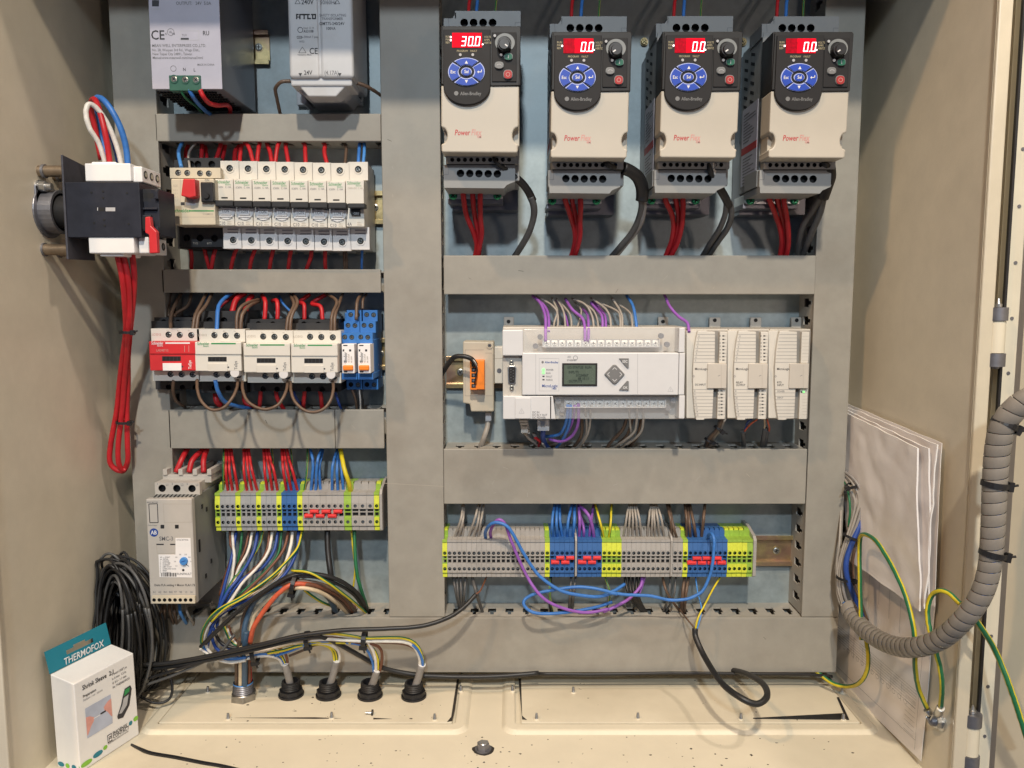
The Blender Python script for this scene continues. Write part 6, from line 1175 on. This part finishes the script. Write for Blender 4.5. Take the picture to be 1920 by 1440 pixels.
# ================================================================ wires and conduit at the right
H_ = (1520, 740, .486)
T = [('w_green', '128,320,40 145,380,56 152,440,62 146,510,60', 1.2), ('w_grey', '128,300,40 165,345,60 188,410,66 165,500,68 130,600,68 112,690,68 120,780,70 150,850,72 190,900,76', 1.5), ('w_grey', '125,310,36 150,360,56 172,420,62 152,510,64 122,600,66 104,680,66 108,760,68 140,850,72', 1.4), ('w_sleeve', '130,295,42 175,335,64 200,400,70 182,490,72 142,590,72 122,680,72 130,770,74 165,850,76', 1.5), ('w_dblue', '190,340,46 208,400,64 200,470,70 165,560,74 140,630,76 138,690,78 160,760,80 200,860,80', 2.8), ('w_dblue', '185,350,40 200,430,58 180,500,64 152,590,68 135,660,70 150,740,74', 2.2), ('w_brown', '180,325,44 214,385,60 214,460,66 180,560,68 158,650,70 162,720,72 190,790,76 220,870,78', 1.4), ('w_rbrown', '195,480,58 172,590,62 160,680,64 175,760,68 200,830,74', 1.2), ('w_grey', '118,420,40 112,560,60 100,660,64 106,780,66 150,870,72', 1.2)]
bunch(T, 'running beside the right duct into the wrap', 'wires beside the right duct', H_)
tie(1598, 910, 60, 6.4, -70, 'topmost small tie on the wires beside the right duct', tilt=0); tie(1596, 1007, 70, 7.6, 70, 'middle small tie on the wires beside the right duct'); tie(1585, 1085, 72, 8.4, 80, 'lowest small tie on the wires beside the right duct')
PC = [(1588, 1135, 84), (1602, 1160, 102), (1632, 1189, 140), (1671, 1209, 184), (1714, 1214, 226), (1763, 1199, 256), (1805, 1163, 276), (1838, 1119, 286), (1856, 1061, 290), (1862, 983, 292), (1865, 910, 292), (1871, 837, 294), (1885, 789, 298), (1922, 752, 306), (1975, 735, 315)]
path = smooth([V(*q) for q in PC], 30); R0 = 8.2
g = thing('spiral_wrap', 'thick grey spiral wrapped cable bundle swinging from the plate up to the door', 'cable bundle', 1714, 1214, 146)
acc = [0]; T_ = []; U_ = []; u = None
for i in range(len(path)):
    if i: acc.append(acc[-1]+(path[i]-path[i-1]).length)
    t = (path[min(i+1, len(path)-1)]-path[max(i-1, 0)]).normalized(); u = t.orthogonal() if u is None else u; u = (u-t*u.dot(t)).normalized(); T_.append(t); U_.append(u)
def at(s):
    s = max(0, min(acc[-1]-.01, s)); lo, hi = 0, len(acc)-1
    while hi-lo > 1:
        m_ = (lo+hi)//2
        if acc[m_] <= s: lo = m_
        else: hi = m_
    f = (s-acc[lo])/(acc[hi]-acc[lo]); return path[lo].lerp(path[hi], f), U_[lo].lerp(U_[hi], f).normalized(), T_[lo]
b = B(g, 'conduit'); p_ = 9.0; wd = 8.5; n = 20; tot = int(acc[-1]/p_*n); vs = []
for i in range(tot+1):
    s = i/n*p_; a = 2*math.pi*i/n
    for o, rr in ((-wd/2, R0-.1), (-wd/2+.5, R0+.1), (wd/2-.5, R0+.2), (wd/2, R0+.05)):
        c, uu, tt = at(s+o); ww = tt.cross(uu); vs.append(c+(uu*math.cos(a)+ww*math.sin(a))*rr*(1+.05*math.sin(s*.02)))
b.add(vs, [(i*4+j, i*4+j+1, i*4+j+5, i*4+j+4) for i in range(tot) for j in range(3)], 'conduit', True); b.build('spiral_band')
for k_, (c, r) in enumerate((('w_slate', 3), ('w_brown', 2.4), ('w_sleeve', 3), ('w_green', 2.2), ('w_orange', 2), ('w_grey', 2.6), ('w_blue', 2.2), ('w_white', 2))):
    b = B(g); pts = []
    for i in range(0, int(acc[-1]/7)):
        c0_, uu, tt = at(i*7); a = k_*.785+i*.05; pts.append(c0_+(uu*math.cos(a)+tt.cross(uu)*math.sin(a))*(R0-r-1.2))
    b.tube(pts, r, c, 7); b.build('inner_wire', label=COLN[c]+' wire inside the wrap')
for i, (q, lab) in enumerate((((1884, 795, 297), 'top'), ((1866, 908, 292), 'middle'), ((1862, 1038, 291), 'lowest'))):
    v = V(*q); tie(q[0], q[1], q[2], R0+.6, (62, 84, 80)[i], f'{lab} one of three black ties on the upright part of the spiral wrap', w_=4)
G2 = 'green and yellow earth wires at the right'
wire('1615,1200,X344 1614,1150,X346 1612,1080,X346 1612,1020,X346 1618,1002,X344 1640,1012,X342 1660,1040,X342 1682,1080,X343 1702,1130,X343 1714,1187,X344 1716,1250,X352 1722,1290,X360 1738,1328,X366', 'yg', 2.1, 'earth wire arching over the drawings and down to the earth bolt', group=G2, k=8)
wire('1528,1256,40 1545,1270,48 1566,1283,58 1593,1287,74 1614,1278,X352 1626,1256,X352 1628,1230,X352 1624,1200,X352', 'yg', 2.2, 'yellow earth wire drooping under the right end of the bottom duct', group=G2, k=8)
wire('1764,1325,X366 1766,1290,X360 1763,1255,X356 1754,1220,X352 1743,1180,X350 1739,1145,X350 1746,1118,X352 1762,1108,X354 1780,1113,X358 1800,1132,X362', 'yg', 2.1, 'earth wire rising from the earth bolt and hooking right behind the spiral wrap', group=G2, k=8)
wire('1812,1140,262 1842,1180,262 1866,1220,258 1889,1275,266 1908,1330,272 1930,1400,278', 'gy', 2.3, 'earth wire running down right across the door hinge side', group=G2, k=8)
g = thing('earth_bolt', 'earth bolt with two crimped lugs on the right wall', 'earth bolt', 1750, 1350, 210); v = Px_ = Vx(1752, 1352, XR-6); ORG[g.name] = v; g.location = v*.001
b = B(g, 'steel'); b.cyl(v+Vector((6, 0, 0)), (-1, 0, 0), 8.5, 1.5, 'steel', 20); b.cyl(v+Vector((4.4, 0, 0)), (-1, 0, 0), 6.5, 4.5, 'steel', 6); b.cyl(v+Vector((0, 0, 0)), (-1, -.1, 0), 4.6, 4, 'dull_steel', 16, r2=3.6); b.cyl(v+Vector((-4, -.4, 0)), (-1, -.1, 0), 3.6, 1.6, 'dull_steel', 16, r2=1.4); b.build('bolt', bev=.3)
for (x, y, d) in ((1738, 1330, 366), (1764, 1327, 366)):
    b = B(g, 'steel'); q = Vx(x, y, d); b.tube([q, q.lerp(v, .45)], 3.4, 'steel', 12); m_ = q.lerp(v, .45); s = (v-m_); nrm = Vector((0, 1, 0)).cross(s).normalized()*4.5
    b.hull([m_-nrm, m_+nrm, v+nrm+s*.25, v-nrm+s*.25], [m_-nrm+Vector((0, 1.4, 0)), m_+nrm+Vector((0, 1.4, 0)), v+nrm+s*.25+Vector((0, 1.4, 0)), v-nrm+s*.25+Vector((0, 1.4, 0))]); b.build('lug', bev=.3)
# ================================================================ drawings behind the wires
def sheet(pts, X, name, lab, m='paper', nx=14, ny=16, amp=1.2, seed=1, thick=.4, extra=None, crumple=0.):
    """pts TL TR BR BL in photo px, laid against the right wall at x=X with a gentle wave"""
    random.seed(seed); TL, TR, BR, BL = [Vx(x, y, X) for x, y in pts]; ph = [random.uniform(0, 6) for _ in range(4)]; vs = []
    for j in range(ny+1):
        for i in range(nx+1):
            s, t = i/nx, j/ny; p = (TL*(1-s)+TR*s)*(1-t)+(BL*(1-s)+BR*s)*t
            off = amp*(math.sin(s*5+ph[0]+t*2)*.6+math.sin(t*7+ph[1])*.5+math.sin(s*11+t*5+ph[2])*.25)+ (extra(s, t) if extra else 0)
            q_ = Vector((p.y*.018+seed*3, p.z*.018, seed)); off += crumple*(abs(NZ.noise(q_*1.3))*5+abs(NZ.noise(q_*3.1))*2.2)
            e_ = crumple*(NZ.noise(q_*2.2+Vector((9, 0, 0)))*3)*max(0, 1-min(s, 1-s, t, 1-t)*9)
            vs.append(p+Vector((-abs(off)-.1, e_, e_*.7)))
    b = B(None, m); n = nx+1; fs = [(j*n+i, j*n+i+1, (j+1)*n+i+1, (j+1)*n+i) for j in range(ny) for i in range(nx)]; b.add(vs, fs, m, True)
    vb = [v+Vector((thick, 0, 0)) for v in vs]; b.add(vb, [f[::-1] for f in fs], m, True)
    rim = [i for i in range(nx)]+[nx+j*n for j in range(ny)]+[ny*n+i for i in range(nx, 0, -1)]+[j*n for j in range(ny, 0, -1)]
    L = len(rim); b.add([vs[i] for i in rim]+[vb[i] for i in rim], [(k, (k+1) % L, (k+1) % L+L, k+L) for k in range(L)], 'paper_edge')
    return b, (TL, TR, BR, BL)
b, C4 = sheet(((1560, 1000), (1755, 1130), (1728, 1427), (1560, 1265)), XR-2, '', '', amp=.8, seed=4)
TL, TR, BR, BL = C4
def onp(s, t): return (TL*(1-s)+TR*s)*(1-t)+(BL*(1-s)+BR*s)*t+Vector((-1.9, 0, 0))
def pl(s0, t0, s1, t1, wd=.5, m='print_grey'):
    a, c = onp(s0, t0), onp(s1, t1); t_ = (c-a).normalized(); nr = Vector((0, -t_.z, t_.y))*wd/2; b.add([a-nr, c-nr, c+nr, a+nr], [(0, 1, 2, 3)], m); b.add([a-nr+Vector((.02, 0, 0)), a+nr+Vector((.02, 0, 0)), c+nr+Vector((.02, 0, 0)), c-nr+Vector((.02, 0, 0))], [(0, 1, 2, 3)], m)
for k_ in range(7): pl(.1, .60+k_*.018, .93, .60+k_*.018, .25)
for k_ in range(6): pl(.25+k_*.1, .08, .25+k_*.1, .25+.04*(k_ % 3), .35); pl(.3+k_*.1, .62, .3+k_*.1, .74, .3)
for k_ in range(13):
    s0 = .18+k_*.055; t0 = .72
    for q in range(8): a0, a1 = q*.785, (q+1)*.785; pl(s0+.016*math.cos(a0), t0+.014*math.sin(a0), s0+.016*math.cos(a1), t0+.014*math.sin(a1), .3)
for k_ in range(8): pl(.84, .68+k_*.03, .93, .68+k_*.03, .25); pl(.25, .36+.02*k_, .32+.01*(k_ % 3), .36+.02*k_, .3)
for a in ((.08, .03, .95, .03), (.95, .03, .95, .96), (.08, .9, .95, .9)): pl(*a, .35)
b.build('wiring_diagram', label='sheet of wiring diagrams with rows of small circles, standing under the folded papers', cat='drawing')
def fold(P4, X, seed, lab, thick, cr, ex, nm='paper_sheet'):
    cr *= .55
    b, _ = sheet(P4, X, '', '', amp=.8, seed=seed, extra=ex, thick=thick, nx=30, ny=40, crumple=cr); b.build(nm, label=lab, cat='paper', group='folded papers against the right wall')
fold(((1578, 752), (1769, 831), (1757, 1138), (1590, 1035)), XR-4, 2, 'outermost folded sheet of the paper stack, longest at the top', .5, .35, lambda s, t: 2*s*s)
fold(((1577, 757), (1764, 835), (1748, 1141), (1590, 1038)), XR-7.5, 3, 'middle creased sheet of the paper stack, its edge fanned at the right', 1.2, .8, lambda s, t: 2.5*s*s+1.5*math.sin(t*3)*s)
fold(((1576, 764), (1750, 841), (1740, 1143), (1590, 1042)), XR-12, 5, 'crumpled inner sheet of the paper stack', 1.5, 1.0, lambda s, t: 2*s+1.5*math.sin(t*5+2)*s)
fold(((1575, 768), (1729, 840), (1727, 1146), (1590, 1048)), XR-17, 6, 'front greyish sheet of the paper stack with a rumpled right edge', 1.5, .7, lambda s, t: 3*s*s+1.5*math.sin(t*4+1)*s)
# ================================================================ small carton
F1 = Vf(151, 1449, ZF+.3); F2 = Vf(261, 1377, ZF+.3); Rv = (F2-F1); Wc = Rv.length; Rv.normalize(); r_ = ray(142, 1284); tt = (F1.y+D)/r_[1]; Hc = r_[2]*tt-F1.z; Up = Vector((0, 0, 1)); Nb = Vector((-Rv.y, Rv.x, 0))
def proj(p):
    q = p-Vector((0, -D, 0)); f = q.y*cs-q.z*sn; u_ = q.y*sn+q.z*cs; return 960+F*q.x/f, 720-F*u_/f
Tc = 20
for k_ in range(5, 60):
    if proj(F1+Nb*k_+Up*Hc)[0] <= 98: Tc = k_; break
g = thing('cardboard_box', 'small white carton with teal hanging tab in the lower left corner', 'box', 200, 1400, 0); ORG[g.name] = F1; g.location = F1*.001
b = B(g, 'carton'); lean = Nb*2
A = [F1, F2, F2+Up*Hc+lean, F1+Up*Hc+lean]; Bk = [p+Nb*Tc+(Up*5 if i > 1 else Vector()) for i, p in enumerate(A)]; b.hull(A, Bk, 'carton'); b.build('carton_body', bev=.9, seg=3)
def fp(a, c, o=.3): return F1+Rv*(a*Wc)+(Up*Hc+lean)*(1-c)-Nb*o
b = B(g, 'teal'); T0 = Bk[3]+Nb*.2; T1 = Bk[2]+Nb*.2; th_ = 21
def tp(s, h): return T0.lerp(T1, s)+Up*h+Nb*(h*.25)
def thick(b, P_, m, t=.6): b.hull(P_, [p+Nb*t for p in P_], m)
thick(b, [tp(0, 0), tp(1, 0), tp(1, 9), tp(0, 9)], 'teal'); thick(b, [tp(0, 9), tp(.30, 9), tp(.30, 13), tp(0, 13)], 'teal'); thick(b, [tp(.74, 9), tp(1, 9), tp(1, 13), tp(.74, 13)], 'teal'); thick(b, [tp(0, 13), tp(.42, 13), tp(.42, 15), tp(0, 15)], 'teal'); thick(b, [tp(.62, 13), tp(1, 13), tp(1, 15), tp(.62, 15)], 'teal'); thick(b, [tp(0, 15), tp(1, 15), tp(1, th_), tp(0, th_-1)], 'teal')
b.build('hanging_tab')
b = B(g); b.textT('THERMOFOX', tp(.22, 1.6)-Nb*.5, Rv, Up, 9.4, 'print_white', sx=.92)
b.textT('Shrink Sleeve  2:1', fp(.12, .115), Rv, Up, 6.4, 'print', sx=.92); b.textT('Preparation', fp(.12, .20), Rv, Up, 3.6, 'print'); b.textT('Reduce / cut / shrink', fp(.12, .24), Rv, Up, 3, 'print_pale')
for k_, t in enumerate(('7 metri (3/8") m', 'L: 6 mm  1.5 in.', 'd: 3.2 - 1.1 mm', 'for THERMOFOX')): b.textT(t, fp(.60, .13+.05*k_), Rv, Up, 3.2, 'print_grey')
b.textT('PHOENIX', fp(.545, .815), Rv, Up, 5.0, 'print', sx=.95); b.textT('CONTACT', fp(.545, .855), Rv, Up, 5.0, 'print', sx=.93); b.textT('INSPIRING INNOVATIONS', fp(.46, .885), Rv, Up, 2.4, 'print_grey')
def fq(a0, c0, a1, c1, m, o=.3): b.add([fp(a0, c1, o), fp(a1, c1, o), fp(a1, c0, o), fp(a0, c0, o)], [(0, 1, 2, 3)], m)
fq(.455, .775, .53, .865, 'print'); fq(.465, .785, .52, .855, 'label', .35); fq(.475, .80, .485, .85, 'print', .4); fq(.475, .80, .515, .81, 'print', .4); fq(.505, .80, .515, .825, 'print', .4); fq(.475, .82, .515, .83, 'print', .4)
fq(.14, .33, .56, .67, 'photo_bg')
for c_, m_ in (((.14, .43), (.14, .62)), ((.56, .38), (.56, .60))):
    s_ = 1 if c_[0] < .3 else -1; P_ = [(c_[0], c_[1]), (c_[0]+s_*.06, c_[1]+.01), (c_[0]+s_*.13, c_[1]+.05), (c_[0]+s_*.12, c_[1]+.09), (c_[0]+s_*.07, c_[1]+.13), (c_[0]+s_*.02, c_[1]+.20), (c_[0], c_[1]+.21)]; b.add([fp(a, c, .4) for a, c in P_], [tuple(range(len(P_)))], 'skin')
fq(.26, .487, .40, .497, 'print_white', .42); fq(.37, .475, .46, .495, 'print', .45)
def poly(P_, m, o): b.add([fp(a, c, o) for a, c in P_], [tuple(range(len(P_)))], m)
poly([(.80, .36), (.90, .355), (.92, .40), (.90, .47), (.86, .58), (.74, .68), (.65, .665), (.64, .63), (.72, .52), (.76, .43)], 'print', .35); poly([(.80, .375), (.885, .37), (.875, .42), (.78, .44)], 'green_print', .42); poly([(.77, .46), (.86, .45), (.82, .56), (.72, .62), (.67, .61), (.74, .53)], 'print_pale', .42)
def blob(a, c, ra, rc, m):
    n = 18; b.add([fp(a+ra*math.copysign(abs(math.cos(6.283*i/n))**.8, math.cos(6.283*i/n)), c+rc*math.sin(6.283*i/n), .32) for i in range(n)], [tuple(range(n))], m)
blob(.10, .935, .09, .028, 'lime'); blob(.285, .915, .08, .03, 'teal'); blob(.41, .895, .035, .024, 'lime'); blob(.86, .80, .032, .026, 'teal'); blob(.955, .785, .042, .028, 'lime')
def sp(a, c, o=.3): return F1+Nb*(Tc*(1-a))+(Up*Hc+lean)*(1-c)-Rv*o
for a, r, m in ((.18, .14, 'teal'), (.46, .09, 'lime'), (.74, .10, 'teal'), (.97, .02, 'lime')):
    n = 14; b.add([sp(a+r*math.cos(6.283*i/n), .955+.028*math.sin(6.283*i/n)) for i in range(n)], [tuple(range(n))], m)
b.build('printed_front')
# black tie lying on the floor at the front
b = B(None, 'black'); pts = [Vf(x, y, ZF+1.2) for x, y in ((246, 1396), (262, 1404), (283, 1412), (330, 1420), (380, 1430), (420, 1437), (480, 1452))]
for w2, sgn in ((1.6, 1),):
    q = smooth(pts, 4); vs = []; n = len(q)
    for i, p in enumerate(q): t = (q[min(i+1, n-1)]-q[max(i-1, 0)]).normalized(); s = Vector((-t.y, t.x, 0))*(w2 if i > 5 else .7+.15*i); vs += [p-s+Vector((0, 0, .8)), p+s+Vector((0, 0, .8)), p+s-Vector((0, 0, .8)), p-s-Vector((0, 0, .8))]
    b.add(vs, [(i*4+j, i*4+(j+1) % 4, (i+1)*4+(j+1) % 4, (i+1)*4+j) for i in range(n-1) for j in range(4)])
b.build('loose_tie', label='loose black cable tie lying on the cabinet floor in front of the carton', cat='cable tie')
SC.render.engine = 'CYCLES'
